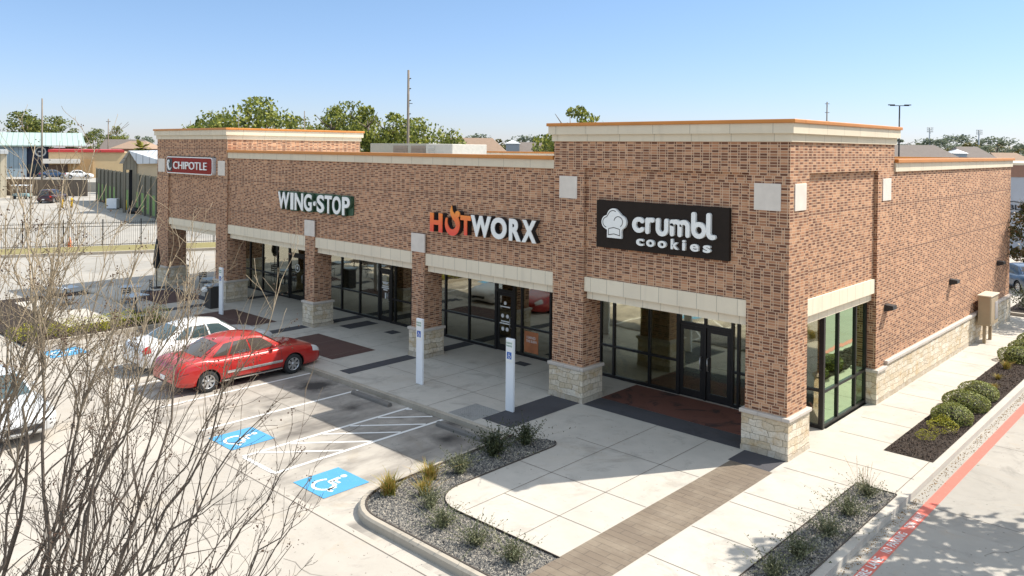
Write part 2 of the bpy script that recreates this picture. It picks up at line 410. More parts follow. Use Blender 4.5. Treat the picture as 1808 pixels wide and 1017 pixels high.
def copy_tree(root, loc, rz=0., label=None, sc=None):
    def cp(o, par):
        c = o.copy(); COL.objects.link(c)
        if par: c.parent = par
        for ch in list(o.children): cp(ch, c)
        return c
    r = cp(root, None); r.location = loc; r.rotation_euler = (0, 0, rz)
    if sc: r.scale = sc if isinstance(sc, tuple) else (sc,)*3
    if label: r['label'] = label
    return r
def bevel(o, w=.01, seg=1):
    m = o.modifiers.new('bevel', 'BEVEL'); m.width = w; m.segments = seg; m.limit_method = 'ANGLE'; return o
def quads_mesh(name, P, mat):       # P (N,4,3) separate quads
    n = len(P); me = bpy.data.meshes.new(name)
    me.vertices.add(n*4); me.vertices.foreach_set('co', P.reshape(-1).astype(np.float32))
    me.loops.add(n*4); me.loops.foreach_set('vertex_index', np.arange(n*4, dtype=np.int32))
    me.polygons.add(n); me.polygons.foreach_set('loop_start', np.arange(0, n*4, 4, dtype=np.int32))
    me.polygons.foreach_set('loop_total', np.full(n, 4, dtype=np.int32)); me.materials.append(mat); me.update(calc_edges=True); return me
def leaf_quads(C, size, asp=.6, nrm=None, jit=1., rs=nrs):
    n = len(C); d = rs.normal(size=(n, 3)); 
    if nrm is not None: d = nrm*1.0 + d*jit
    d /= np.linalg.norm(d, axis=1)[:, None]+1e-9
    a = np.cross(d, rs.normal(size=(n, 3))); a /= np.linalg.norm(a, axis=1)[:, None]+1e-9
    b = np.cross(d, a); s = (np.asarray(size)*rs.uniform(.65, 1.35, n))[:, None]
    return np.stack([C-a*s, C+b*s*asp, C+a*s, C-b*s*asp], 1)
def text_mesh(txt, size=1., ext=0., off=0., sp=1., sx=1., align='LEFT', shear=0.):
    c = bpy.data.curves.new('lettering', 'FONT'); c.body = txt; c.size = size; c.extrude = ext; c.offset = off; c.space_character = sp
    c.align_x = align; c.shear = shear; c.resolution_u = 5
    o = bpy.data.objects.new('lettering', c); COL.objects.link(o)
    dg = bpy.context.evaluated_depsgraph_get(); dg.update()
    me = bpy.data.meshes.new_from_object(o.evaluated_get(dg)); bpy.data.objects.remove(o); bpy.data.curves.remove(c)
    if sx != 1: me.transform(Matrix.Diagonal((sx, 1, 1, 1)))
    return me
def place_mesh(me, name, mat, parent, M):
    me.transform(M); me.materials.clear(); me.materials.append(mat); me.name = name
    o = bpy.data.objects.new(name, me); COL.objects.link(o)
    if parent: o.parent = parent
    return o
def fit_text(txt, x0, x1, z0, z1, y, depth, mat, parent, name='lettering', off=0., face=-1, rot=None):
    """letters standing on a wall that faces -Y, filling the box x0..x1, z0..z1"""
    me = text_mesh(txt, 1., 0., off); v = np.array([q.co[:] for q in me.vertices]); lo, hi = v.min(0), v.max(0)
    bpy.data.meshes.remove(me)
    sx, sz = (x1-x0)/(hi[0]-lo[0]), (z1-z0)/(hi[1]-lo[1])
    me = text_mesh(txt, 1., depth/2, off)
    M = Matrix(((sx, 0, 0, x0-lo[0]*sx), (0, 0, -1, y-depth/2), (0, sz, 0, z0-lo[1]*sz), (0, 0, 0, 1)))
    if rot is not None: M = rot @ M
    return place_mesh(me, name, mat, parent, M)
# ================================================================== the ground
LOT = -.15
struct(MB().rect(-1500, 900, -700, 1500, -.30).build('ground', m_conc('dry_ground', (.26, .235, .15), .3, .05, (.3, .25, .16))))
struct(MB().rect(-36, 60, -60, 70, LOT).build('parking_lot', CONC_LOT))
struct(MB().rect(2.78, 30, -60, 69, LOT+.003).build('driveway', CONC_DRIVE))
_D = Vector((.41, .912)).normalized(); _N = Vector((_D.y, -_D.x))
def sN(s, t): q = _N*s + _D*t; return (q.x, q.y)
def strip(s0, s1, t0, t1): return [sN(s0, t0), sN(s1, t0), sN(s1, t1), sN(s0, t1)]
struct(MB().flat(strip(-150, -51.2, -90, 150), -.19).build('far_parking_lot', CONC_DRIVE))
struct(MB().flat(strip(-47.4, -30, -80, 120), -.17).build('side_road', CONC_DRIVE))
k = MB()
for s0, s1 in ((-47.6, -47.35), (-36.3, -36.0)):
    k.prism(strip(s0, s1, -60 if s0 < -40 else -9, 120), -.2, .02)
struct(k.build('road_kerb', CONC_CURB, fix=True))
GRASS = m_conc('dry_lawn', (.24, .205, .085), .6, .5, (.17, .17, .06))
struct(MB().flat(strip(-51.4, -47.6, -70, 120), -.02).build('grass_strip', GRASS))
struct(MB().flat(strip(-39.2, -36.3, -9, 120), -.03).build('mulch_strip', m_gravel('brown_mulch', [(.06, .035, .025), (.16, .1, .07), (.1, .06, .045), (.2, .14, .1)], 14)))
gq = []
for i in range(26000):
    s = rnd.uniform(-51.4, -47.7); t = rnd.uniform(-8, 24); p = sN(s, t); h = rnd.uniform(.05, .14); a = rnd.uniform(0, 6.28); w = .02
    dx, dy = math.cos(a)*w, math.sin(a)*w; lx, ly = rnd.uniform(-.05, .05), rnd.uniform(-.05, .05)
    gq.append([(p[0]-dx, p[1]-dy, -.03), (p[0]+dx, p[1]+dy, -.03), (p[0]+lx+dx*.3, p[1]+ly+dy*.3, h), (p[0]+lx-dx*.3, p[1]+ly-dy*.3, h)])
LAWN_LEAF = m_leaf('dry_grass_blade', [(.16, .15, .05), (.28, .23, .085), (.36, .29, .12), (.14, .155, .05)], .7)
g = bpy.data.objects.new('grass', quads_mesh('grass', np.array(gq), LAWN_LEAF)); COL.objects.link(g); struct(g, 'stuff')

# sidewalk: one solid slab with a vertical kerb face towards the lot
def arc(cx, cy, r, a0, a1, n=8): return [(cx+r*math.cos(R(a0+(a1-a0)*i/n)), cy+r*math.sin(R(a0+(a1-a0)*i/n))) for i in range(n+1)]
inner = [(-5.55, -3.4), (-5.1, -2.98)] + arc(-4.95, -3.3, .34, 70, 0, 5) + [(-4.62, -5.6)] + arc(-3.72, -6.55, .9, 180, 270, 8) + [(-.95, -7.45)]
walk = [(-36.2, 2.9), (-36.2, -3.4)] + inner + [(-.95, -9.0), (2.80, -9.0), (2.80, 30), (-.2, 30), (-.2, 2.9)]
struct(MB().prism(walk, -.3, 0.).build('sidewalk', CONC_WALK, fix=True))
struct(MB().prism([(-36.3, -3.55), (-6.05, -3.55), (-6.05, -3.403), (-36.3, -3.403)], -.28, -.006).build('kerb', CONC_CURB, fix=True))
# raised planter kerb
def off_poly(P, d):
    n = len(P); out = []
    for i in range(n):
        a, b, c = Vector(P[i-1]), Vector(P[i]), Vector(P[(i+1) % n])
        e1, e2 = (b-a).normalized(), (c-b).normalized(); nn = Vector((-e1.y-e2.y, e1.x+e2.x)); nn.normalize()
        k = max(.5, nn.dot(Vector((-e1.y, e1.x)))); out.append(tuple(b+nn*(d/k)))
    return out
outer = [(-5.87, -3.42), (-5.80, -5.0), (-5.72, -7.1)] + arc(-4.62, -7.68, 1.1, 180, 270, 8) + [(-1.0, -8.80)]
kerb_out = [(-6.04, -3.42), (-5.97, -5.0), (-5.89, -7.1)] + arc(-4.62, -7.68, 1.27, 180, 270, 8) + [(-1.0, -8.97)]
k = MB(); P0 = outer; P1 = kerb_out
rings = [[(a[0], a[1], -.02) for a in P0], [(a[0], a[1], .025) for a in P0], [(a[0]*.25+b[0]*.75, a[1]*.25+b[1]*.75, .02) for a, b in zip(P0, P1)], [(b[0], b[1], -.02) for b in P1], [(b[0]-.02 if b[0] < -5 else b[0], b[1]-.02, -.3) for b in P1]]
k.grid(rings, sm=False)
struct(k.build('planter_kerb', CONC_CURB, fix=True))
struct(MB().flat(inner[1:] + list(reversed(outer)) + [(-5.5, -3.3)], -.012).build('gravel_bed', GRAVEL, fix=True))
struct(MB().rect(1.74, 2.60, -9, -.2, .006).build('gravel_bed', GRAVEL))
struct(MB().rect(1.47, 2.62, 2.38, 27, .012).build('mulch_bed', MULCH))
def pebbles(name, region, n, cols, mat, s0, s1, z):
    v, f = [], []
    for i in range(n):
        x, y = region(); s = rnd.uniform(s0, s1); b = len(v); a = rnd.uniform(0, 6.28)
        for q in range(4):
            t = a+q*1.57+rnd.uniform(-.4, .4); v.append((x+math.cos(t)*s*rnd.uniform(.6, 1.2), y+math.sin(t)*s*rnd.uniform(.6, 1.2), z))
        v.append((x+rnd.uniform(-.3, .3)*s, y+rnd.uniform(-.3, .3)*s, z+s*rnd.uniform(.5, 1.1)))
        f += [(b, b+1, b+4), (b+1, b+2, b+4), (b+2, b+3, b+4), (b+3, b, b+4)]
    me = bpy.data.meshes.new(name); me.from_pydata(v, [], f); me.materials.append(mat)
    o = bpy.data.objects.new(name, me); COL.objects.link(o); return struct(o, 'stuff')
def inpoly(p, P):
    c = False; j = len(P)-1
    for i in range(len(P)):
        if (P[i][1] > p[1]) != (P[j][1] > p[1]) and p[0] < (P[j][0]-P[i][0])*(p[1]-P[i][1])/(P[j][1]-P[i][1])+P[i][0]: c = not c
        j = i
    return c
bedpoly = inner[1:] + list(reversed(outer))
def reg_bed():
    while True:
        p = (rnd.uniform(-5.9, -.9), rnd.uniform(-8.8, -2.95))
        if inpoly(p, bedpoly): return p
STN = m_leaf('pebble_stone', [(.03, .03, .032), (.11, .105, .10), (.21, .195, .17), (.44, .39, .31)], .85, 0)
pebbles('gravel', reg_bed, 9000, 0, STN, .012, .034, -.014)
pebbles('gravel', lambda: (rnd.uniform(1.76, 2.58), rnd.uniform(-8, -.22)), 5500, 0, STN, .012, .034, .004)
BARKC = m_leaf('bark_chip', [(.015, .01, .007), (.045, .03, .02), (.09, .062, .045), (.022, .015, .011)], .9, 0)
pebbles('mulch_chips', lambda: (rnd.uniform(1.49, 2.60), rnd.uniform(2.4, 24)), 9000, 0, BARKC, .015, .04, .01)
pebbles('kerb_debris', lambda: (2.84+abs(rnd.gauss(0, .1)), rnd.uniform(-7, 16)), 1600, 0, m_leaf('dead_leaf_litter', [(.2, .12, .05), (.36, .22, .09), (.12, .07, .03)], .9, 0), .006, .02, LOT+.004)
# steel edging strips round the beds
e = MB()
def edging(pts, z0, z1, w=.012):
    for a, b in zip(pts[:-1], pts[1:]):
        d = Vector((b[0]-a[0], b[1]-a[1])); n = Vector((-d.y, d.x)).normalized()*w
        e.prism([(a[0], a[1]), (b[0], b[1]), (b[0]+n.x, b[1]+n.y), (a[0]+n.x, a[1]+n.y)], z0, z1)
edging(inner[2:], -.02, .028); edging(outer, -.02, .035, -.03); edging([(1.74, -9), (1.74, -.2), (2.60, -.2), (2.60, -9)], 0, .03)
struct(e.build('steel_edging', EDGE, fix=True))

# stained concrete bands
b = MB()
for x0, x1 in ((-14.17, -13.6), (-21.05, -20.48), (-28.3, -27.75)): b.rect(x0, x1, -3.05, -.12, .004); b.rect(x0, x1, .98, 2.72, .004)
b.rect(-7.4, -6.3, -3.05, -.07, .004); b.rect(-6.18, -1.17, -.09, .80, .004); b.rect(-1.05, 0.02, -.95, -.07, .004)
b.rect(-34.3, -28.9, -.5, .0, .004)
struct(b.build('charcoal_band', DARKC))
b = MB()
for x0 in (-19.25, -26.1, -33.2): b.rect(x0, x0+3.72, -2.4, -.5, .004)
struct(b.build('brown_stained_square', BROWNC))
struct(MB().rect(-6.18, -1.15, .804, 2.68, .004).build('red_stained_floor', REDC))
b = MB().rect(-19.85, -19.05, .88, 2.35, .004).rect(-17.65, -17.1, 1.5, 2.0, .004).rect(-10.72, -10.15, 1.75, 2.15, .004)
struct(b.build('dark_inlay', DARKC))
struct(MB().rect(-.98, .10, -8.9, -.955, .004).build('stamped_walkway', STAMP))
PAT = m_conc('tactile_pad', (.30, .29, .27), .2, .6)
struct(MB().rect(-8.45, -7.42, -3.36, -2.25, .004).build('tactile_paving', PAT))
d = MB()
for i in range(13):
    for j in range(14):
        x, y = -8.4+i*.077, -3.31+j*.077; d.box(x, x+.028, y, y+.028, .0045, .012)
struct(d.build('tactile_domes', PAT))
j = MB(); JZ = .0045; jw = .016
for y in (-2.38, -4.55): j.line((-4.6, y), (-1.0, y), jw, JZ)
j.line((-3.6, -6.13), (-1.0, -6.13), jw, JZ); j.line((-2.05, -.1), (-2.05, -7.45), jw, JZ); j.line((-3.6, -.1), (-3.6, -7.3), jw, JZ)
for y in (-.45, -2.4, -3.06, -4.62, -6.19, .98): j.line((.13, y), (1.72 if y < 0 else 2.6, y), jw, JZ)
for y in (3.0, 4.6, 6.2, 7.8, 9.7, 11.5, 13.3, 15.1, 17., 19., 21., 23): j.line((.12, y), (1.46, y), jw, JZ)
j.line((2.54, -.2), (2.54, 2.38), jw, JZ)
for x in (-9.3, -11.15, -16.0, -17.9, -19.8, -22.3, -24.1, -25.9): j.line((x, -3.38), (x, 2.7), jw, JZ)
j.line((-35, -1.72), (-21.1, -1.72), jw, JZ); j.line((-20.4, -2.62), (-14.2, -2.62), jw, JZ); j.line((-13.5, -1.55), (-7.45, -1.55), jw, JZ); j.line((-13.5, .2), (-7.45, .2), jw, JZ)
for x0 in (-8.9, -5.1, -1.2): pass
struct(j.build('sidewalk_joint', JOINT))
j = MB(); JZ = LOT+.0055
j.line((-36, -9.36), (3, -9.36), .022, JZ); j.line((-36, -6.0), (-6.1, -6.0), .012, JZ); j.line((-36, -13.6), (20, -13.6), .02, JZ); j.line((-36, -18), (20, -18), .02, JZ)
for x in (-6.55, -11.1, -15.6, -20.1, -24.6): j.line((x, -9.4 if x > -7 else -3.6), (x, -30), .014, JZ)
for y in (0.06, 5.2, 10.4, 15.6, -5.2, -10.3): j.line((2.86, y), (14, y), .018, JZ)
j.line((7.2, -30), (7.2, 60), .02, JZ); j.line((-2, -9.4), (-2, -30), .014, JZ)
struct(j.build('lot_joint', JOINT))
# hairline cracks
j = MB()
for x, y, a, n in ((-7.6, -5.9, -.3, 9), (-11, -5.9, .2, 8), (-9.3, -10.5, .9, 12), (-4.8, -10.8, .4, 10), (4.6, -1.5, 1.3, 12), (5.5, 4, 1.0, 10), (-14, -9.8, .1, 12)):
    p = (x, y)
    for i in range(n):
        a += rnd.uniform(-.5, .5); q = (p[0]+.28*math.cos(a), p[1]+.28*math.sin(a)); j.line(p, q, .008, LOT+.0065); p = q
struct(j.build('pavement_crack', JOINT))

# painted markings
PZ = LOT+.008
for x in (-12.35, -15.03, -17.75, -20.5, -23.3):
    struct(MB().rect(x-.05, x+.05, -8.75, -3.62, PZ).build('parking_stripe', WHITE_P))
h = MB().rect(-9.93, -9.83, -8.86, -3.6, PZ).rect(-8.46, -8.36, -8.86, -3.6, PZ).rect(-9.826, -8.464, -8.91, -8.80, PZ)
for y in (-3.75, -4.77, -5.72, -6.6, -7.55, -8.45):
    x1, y1 = -8.464, y+1.55
    if y1 > -3.62: x1, y1 = -9.826+(-3.62-y)/1.55*1.362, -3.62
    h.line((-9.826, y), (x1, y1), .09, PZ)
struct(h.build('hatched_aisle_marking', WHITE_P))
def iso_symbol(cx, cy, s, ang, name='accessible_parking_marking'):
    M = Matrix.Translation((cx, cy, 0)) @ Matrix.Rotation(ang, 4, 'Z') @ Matrix.Scale(s, 4)
    q = MB()
    def seg(a, b, w): q.line(a, b, w, 0)
    ring = [(.02+.27*math.cos(R(t)), -.16+.27*math.sin(R(t))) for t in range(140, 381, 15)]
    for a, b in zip(ring[:-1], ring[1:]): seg(a, b, .075)
    seg((-.07, .27), (-.04, -.04), .1); seg((-.045, .10), (.17, .10), .07); seg((-.04, -.02), (.2, -.02), .085); seg((.19, -.03), (.32, -.30), .085); seg((.31, -.30), (.42, -.25), .07)
    q.flat([(-.08+.075*math.cos(R(t)), .38+.075*math.sin(R(t))) for t in range(0, 360, 30)], 0)
    v2 = [M @ Vector(p) for p in q.v]; q.v = [(p.x, p.y, LOT+.0125) for p in v2]
    return q.build(name, WHITE_P)
for cx, cy in ((-7.05, -8.22), (-11.05, -8.25), (-23.7, -8.4)):
    struct(MB().rect(cx-.61, cx+.61, cy-.61, cy+.61, LOT+.0085).build('blue_marking_square', BLUE_P))
    struct(iso_symbol(cx, cy, 1.05, R(0)))
# fire lane stripe
struct(MB().rect(3.07, 3.30, -12, 45, LOT+.007).build('red_fire_lane_stripe', RED_P))
for txt, y0, y1 in (('FIRE', -4.02, -3.62), ('LANE', -3.5, -3.0), ('NO', -2.72, -2.5), ('PARKING', -2.4, -1.62), ('TOW', -1.35, -1.0), ('AWAY', -.9, -.45)):
    me = text_mesh(txt, 1., 0., .02); v = np.array([q.co[:] for q in me.vertices]); lo, hi = v.min(0), v.max(0)
    sx, sy = (y1-y0)/(hi[0]-lo[0]), .17/(hi[1]-lo[1])
    M = Matrix(((0, -sy, 0, 3.27+lo[1]*sy), (sx, 0, 0, y0-lo[0]*sx), (0, 0, 1, LOT+.011), (0, 0, 0, 1)))
    struct(place_mesh(me, 'fire_lane_lettering', WHITE_P, None, M))

# ================================================================== the shopping centre
B = thing('shopping_center', 'long single storey brick strip mall with cream parapets and limestone base', 'building')
YF = .08; ZL0, ZL1, ZM, ZP = 3.08, 3.31, 3.73, 6.9; DSF = 2.75
# --- main walls
MB().box(-27.77, -7.45, YF, .42, ZM, ZP).build('front_wall', BRICK, B)
sw = MB().box(-.32, -.012, 7.46, 23.1, 1.07, ZP).build('side_wall', BRICK, B)
MB().box(-.32, .055, 6.8, 23.1, 0, 1.068).build('stone_base', STONE, sw)
bevel(MB().box(-.3, .105, 6.8, 23.16, 1.068, 1.168).build('cap_stone', CAPST, sw), .012)
MB().box(-35.5, -.33, 22.8, 23.09, 0, ZP).build('rear_wall', BRICK, B)
MB().box(-35.2, -34.95, 7.7, 22.8, 0, ZP).build('side_wall', BRICK, B)
MB().box(-34.9, -.33, .44, 22.78, 6.45, 6.62).build('roof', ROOFM, B)
# --- parapet band (cream) and coping
c = MB().box(-27.76, -7.46, .02, .45, ZP+.001, 7.17).box(-.40, .05, 7.47, 23.16, ZP+.001, 7.17).box(-34.9, -.41, 22.75, 23.14, ZP+.001, 7.17)
c.build('parapet_band', CREAM, B)
c = MB().box(-27.76, -7.465, -.05, .50, 7.171, 7.29).box(-.46, .12, 7.475, 23.23, 7.171, 7.29).box(-34.9, -.461, 22.7, 23.22, 7.171, 7.285)
bevel(c.build('coping', COPING, B), .012)
# --- right tower
tw = MB()
tw.box(-7.45, 0, 0, .34, 6.95, 7.73); tw.box(-.34, 0, .341, 7.46, 6.95, 7.73); tw.box(-7.45, -7.11, .341, 7.46, 6.0, 7.73); tw.box(-7.1, -.35, 7.1, 7.459, 6.5, 7.73)
tw.box(-6.28, -1.1, .10, .34, ZM, 6.949); tw.box(-.34, -.10, 1.13, 6.05, ZM, 6.949)
tw.box(-7.449, -6.281, 0, .85, .99, 6.949); tw.box(-1.099, 0, 0, 1.129, .99, 6.949); tw.box(-.5, 0, 6.051, 7.455, .99, 6.949)
tower = tw.build('tower_wall', BRICK, B)
def base(x0, x1, y0, y1, parent):
    o = .06
    MB().box(x0-o, x1+o, y0-o, y1+o, .13, .94).box(x0-o-.015, x1+o+.015, y0-o-.015, y1+o+.015, 0, .129).build('stone_base', STONE, parent)
    bevel(MB().box(x0-o-.05, x1+o+.05, y0-o-.05, y1+o+.05, .941, 1.035).build('cap_stone', CAPST, parent), .014)
base(-7.45, -6.28, 0, .85, tower); base(-1.1, 0, 0, 1.13, tower)
MB().box(-.5, .055, 6.0, 6.798, 0, .94).build('stone_base', STONE, tower)
bevel(MB().box(-.52, .105, 5.96, 6.797, .941, 1.035).build('cap_stone', CAPST, tower), .012)
def accent(x0, x1, z0, z1, parent, y=-.022): return bevel(MB().box(x0, x1, y, y+.06, z0, z1).build('accent_panel', ACC, parent), .008)
accent(-7.22, -6.54, 6.02, 6.69, tower); accent(-.92, -.22, 6.03, 6.70, tower)
for y0, y1 in ((.26, .93), (6.43, 7.16)): bevel(MB().box(-.04, .022, y0, y1, 6.03, 6.70).build('accent_panel', ACC, tower), .008)
def tower_top(x0, x1, y0, y1, zb):
    c = MB()
    def ring(o, z0, z1, t=.45):
        c.box(x0-o, x1+o, y0-o, y0+t, z0, z1); c.box(x1-t, x1+o, y0+t+.001, y1+o, z0, z1); c.box(x0-o, x0+t, y0+t+.001, y1+o, z0, z1); c.box(x0+t+.001, x1-t-.001, y1-t, y1+o, z0, z1)
    ring(.05, zb+.001, zb+.20); ring(.13, zb+.201, zb+.45)
    cor = c.build('cornice', CREAM, B)
    c = MB(); ring(.18, zb+.451, zb+.545); bevel(c.build('coping', COPING, B), .012)
tower_top(-7.45, 0, 0, 7.46, 7.73)
# roof deck of the tower
MB().box(-7.1, -.35, .35, 7.09, 7.4, 7.5).build('roof', ROOFM, B)
# --- left tower
tl = MB()
X0, X1 = -35.5, -27.77
tl.box(X0, X1, 0, .34, 6.95, 7.80); tl.box(X1-.34, X1, .341, 7.7, ZP, 7.80); tl.box(X0, X0+.34, .341, 7.7, ZM, 7.80); tl.box(X0+.341, X1-.341, 7.35, 7.699, 6.5, 7.80)
tl.box(-34.16, -28.87, .10, .34, 3.66, 6.949); tl.box(X0, -34.161, 0, 1.0, .99, 6.949); tl.box(-28.869, X1, 0, 1.0, .99, 6.949); tl.box(X0+.001, -34.5, 6.6, 7.69, .99, ZM-.001)
ltower = tl.build('tower_wall', BRICK, B)
base(X0, -34.161, 0, 1.0, ltower); base(-28.869, X1, 0, 1.0, ltower); base(X0, -34.5, 6.6, 7.69, ltower)
accent(-35.36, -34.56, 6.05, 6.76, ltower); accent(-28.67, -27.98, 6.05, 6.76, ltower)
tower_top(X0, X1, 0, 7.7, 7.80)
MB().box(X0+.35, X1-.35, .35, 7.3, 7.5, 7.6).build('roof', ROOFM, B)
# --- piers between the shops
for x0, x1 in ((-14.1, -13.42), (-21.05, -20.37)):
    p = MB().box(x0, x1, 0, .85, .99, 3.755).build('pier', BRICK, B)
    base(x0, x1, 0, .85, p); accent(x0-.03, x1+.03, 3.757, 4.42, p, -.03)
# --- lintels
def lintel(x0, x1, zt=ZM, y=.045):
    l = MB().box(x0, x1, y, .36, ZL1, zt-.002).box(x0+.02, x1-.02, y+.11, .36, ZL0, ZL1-.001).build('lintel', LINT, B); return l
lintel(-27.765, -21.055); lintel(-20.365, -14.105); lintel(-13.415, -7.455); lintel(-6.275, -1.105); lintel(-34.155, -28.875, 3.655)
MB().box(-.36, -.045, 1.135, 6.045, ZL1, ZM-.002).box(-.36, -.14, 1.14, 6.04, ZL0, ZL1-.001).build('lintel', LINT, B)
MB().box(-.30, -.05, 6.046, 6.05, 3, 3.01)
# soffit of the arcade
MB().box(-35.1, -.37, .361, 2.9, ZL0+.02, ZL0+.12).box(-35.1, -33.75, 2.9, 7.0, ZL0+.02, ZL0+.12).build('soffit', m_plain('arcade_soffit', (.42, .36, .28), .85), B)
# --- storefronts
def storefront(p0, d, n, xs, doors=(), z1=ZL0+.02, glass=GLASS, tr=1.03, mw=.075, door_h=2.18, thick=()):
    """frame along the unit direction d from p0, outward normal n; xs = mullion centres; doors = index pairs of bays"""
    fr = MB(); gl = MB(); dp = .11
    rz = math.atan2(d[1], d[0])
    def bx(mb, a, b, z0, zz, o0=-dp, o1=.0):   # local box: along a..b, depth from -dp (inside) to outside
        mb.box(a, b, -o1, -o0, z0, zz)
    root = fr
    L = xs[-1]
    for i, x in enumerate(xs):
        w = mw*(1.6 if i in thick else 1); bx(fr, x-w/2, x+w/2, 0, z1)
    for i, (a, b) in enumerate(zip(xs[:-1], xs[1:])):
        a2, b2 = a+mw*(.8 if i in thick else .5), b-mw*(.8 if i+1 in thick else .5)
        bx(fr, a2, b2, z1-.07, z1, -dp+.004, -.004)
        if i in doors: bx(fr, a2, b2, door_h, door_h+.09, -dp+.004, -.004); bx(gl, a2, b2, door_h+.09, z1-.07, -.07, -.05); continue
        bx(fr, a2, b2, 0, .10, -dp+.004, -.004); bx(fr, a2, b2, tr-.035, tr+.035, -dp+.004, -.004)
        bx(gl, a2, b2, .1, tr-.035, -.07, -.05); bx(gl, a2, b2, tr+.035, z1-.07, -.07, -.05)
    w = fr.build('storefront_window', FRAME, B); w.location = (p0[0], p0[1], 0.003); w.rotation_euler = (0, 0, rz)
    gl.build('glass', glass, w)
    for i in doors:
        a, b = xs[i]+mw*.8, xs[i+1]-mw*.8
        dm = MB(); s = .11
        bx(dm, a, a+s, .01, door_h-.01, -.075, -.03); bx(dm, b-s, b, .01, door_h-.01, -.075, -.03); bx(dm, a+s, b-s, .01, .24, -.075, -.03); bx(dm, a+s, b-s, door_h-.14, door_h-.01, -.075, -.03)
        do = dm.build('door', FRAME, B); do.location = (p0[0], p0[1], .003); do.rotation_euler = (0, 0, rz)
        g2 = MB(); bx(g2, a+s, b-s, .24, door_h-.14, -.06, -.045); bx(g2, a+s, b-s, 1.0, 1.03, -.08, -.062); g2.build('door_glass', glass, do)
        hd = MB(); hx = (b-.06) if (i+1 in doors or i-1 not in doors) else (a+.06)
        hd.tube([(hx, -.0, .9), (hx, -.07, .92), (hx, -.07, 1.28), (hx, -.0, 1.3)], .014, 6); h = hd.build('handle', SILVER, do)
    return w
def fs(xs, **k): return storefront((0, DSF), (1, 0), (0, -1), xs, **k)
fs([-7.68, -7.15, -5.77, -4.72, -3.80, -2.91, -2.72, -.26], doors=(3, 4), thick=(3,))
fs([-15.85, -15.33, -13.98, -12.53, -11.62, -11.23, -9.87, -9.4, -7.75], doors=(3,), thick=(3, 4))
fs([-23.7, -22.35, -20.98, -19.59, -18.75, -18.49, -17.41, -15.92], doors=(3,), thick=(3, 4))
fs([-33.65, -32.3, -31.5, -30.55, -29.29, -27.87, -26.77, -25.36, -23.77], doors=(6,), thick=(6, 7))
storefront((-.25, 2.75), (0, 1), (1, 0), [0.055, 1.12, 2.42, 3.24], glass=GLASS_S, tr=.98)
storefront((-33.75, 7.2), (0, -1), (-1, 0), [.05, 1.5, 3., 4.4])
# wall below side glass end
# --- interior
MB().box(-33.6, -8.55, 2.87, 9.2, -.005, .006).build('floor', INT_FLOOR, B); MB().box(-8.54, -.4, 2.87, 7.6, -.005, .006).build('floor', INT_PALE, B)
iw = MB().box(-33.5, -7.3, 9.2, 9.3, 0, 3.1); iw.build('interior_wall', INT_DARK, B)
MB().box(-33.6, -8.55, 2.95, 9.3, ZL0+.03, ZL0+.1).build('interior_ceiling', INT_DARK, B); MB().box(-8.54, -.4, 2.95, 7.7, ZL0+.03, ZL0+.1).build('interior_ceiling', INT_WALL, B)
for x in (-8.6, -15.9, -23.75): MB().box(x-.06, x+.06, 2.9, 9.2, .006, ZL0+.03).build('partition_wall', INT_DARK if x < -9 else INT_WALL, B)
MB().box(-8.5, -.35, 7.6, 7.7, .006, ZL0+.03).build('interior_wall', INT_WALL, B)
pw = MB().box(-6.6, -5.3, 5.2, 5.35, .007, ZL0+.03).build('partition_wall', INT_WALL, B)
fit_text('pick up', -6.2, -5.55, 1.32, 1.5, 5.199, .006, BLACK, pw)
ic = MB().box(-5.25, -1.6, 5.3, 5.9, .007, 1.02).build('counter', INT_WALL, B)
MB().box(-5.28, -1.57, 5.25, 5.95, 1.021, 1.07).build('countertop', m_plain('pale_countertop', (.62, .6, .57), .3), ic)
for x0, x1 in ((-12.9, -11.0), (-21.5, -19), (-30, -27.6)):
    ic = MB().box(x0, x1, 5.6, 6.2, .007, 1.05).build('counter', m_plain('dark_wood_counter', (.16, .11, .075), .6), B)
    MB().box(x0-.04, x1+.04, 5.55, 6.25, 1.051, 1.09).build('countertop', INT_WALL, ic)
# --- downspout-side conduit & roof hatch
for x in (-9.7, -24.6): MB().tube([(x, 12, 6.62), (x, 12, 7.45)], .06, 8).build('vent_pipe', SILVER, B)

# ================================================================== signs
s = thing('store_sign', 'red rounded sign with white capital letters, silver frame and pepper emblem', 'sign', group='shop signs on the brick front')
x0, x1, z0, z1 = -34.0, -28.95, 6.03, 6.90
def rrect(x0, x1, z0, z1, r, n=6):
    P = []
    for cx, cz, a in ((x1-r, z0+r, -90), (x1-r, z1-r, 0), (x0+r, z1-r, 90), (x0+r, z0+r, 180)):
        P += [(cx+r*math.cos(R(a+90*i/n)), cz+r*math.sin(R(a+90*i/n))) for i in range(n+1)]
    return P
def slab(P, y0, y1, name, mat, par):
    q = MB(); q.prism(P, 0, 1); q.v = [(v[0], y1+(y0-y1)*v[2], v[1]) for v in q.v]; return q.build(name, mat, par, fix=True)
slab(rrect(x0, x1, z0, z1, .16), -.16, .11, 'frame', m_plain('sign_silver', (.72, .72, .72), .3, .3), s)
slab(rrect(x0+.05, x1-.06, z0+.05, z1-.05, .13), -.172, -.1605, 'sign_face', m_plain('sign_red', (.24, .020, .012), .6, spec=.15), s)
fit_text('CHIPOTLE', -33.1, -29.45, 6.27, 6.65, -.173, .05, OFFW, s, off=.0)
slab(rrect(x0+.09, x0+.72, z0+.10, z1-.10, .1), -.182, -.173, 'emblem_panel', BLACK, s)
pep = [(x0+.42+.13*math.cos(t)-.10*math.cos(t*.5), 6.46+.24*math.sin(t)) for t in np.linspace(.5, 5.8, 16)]
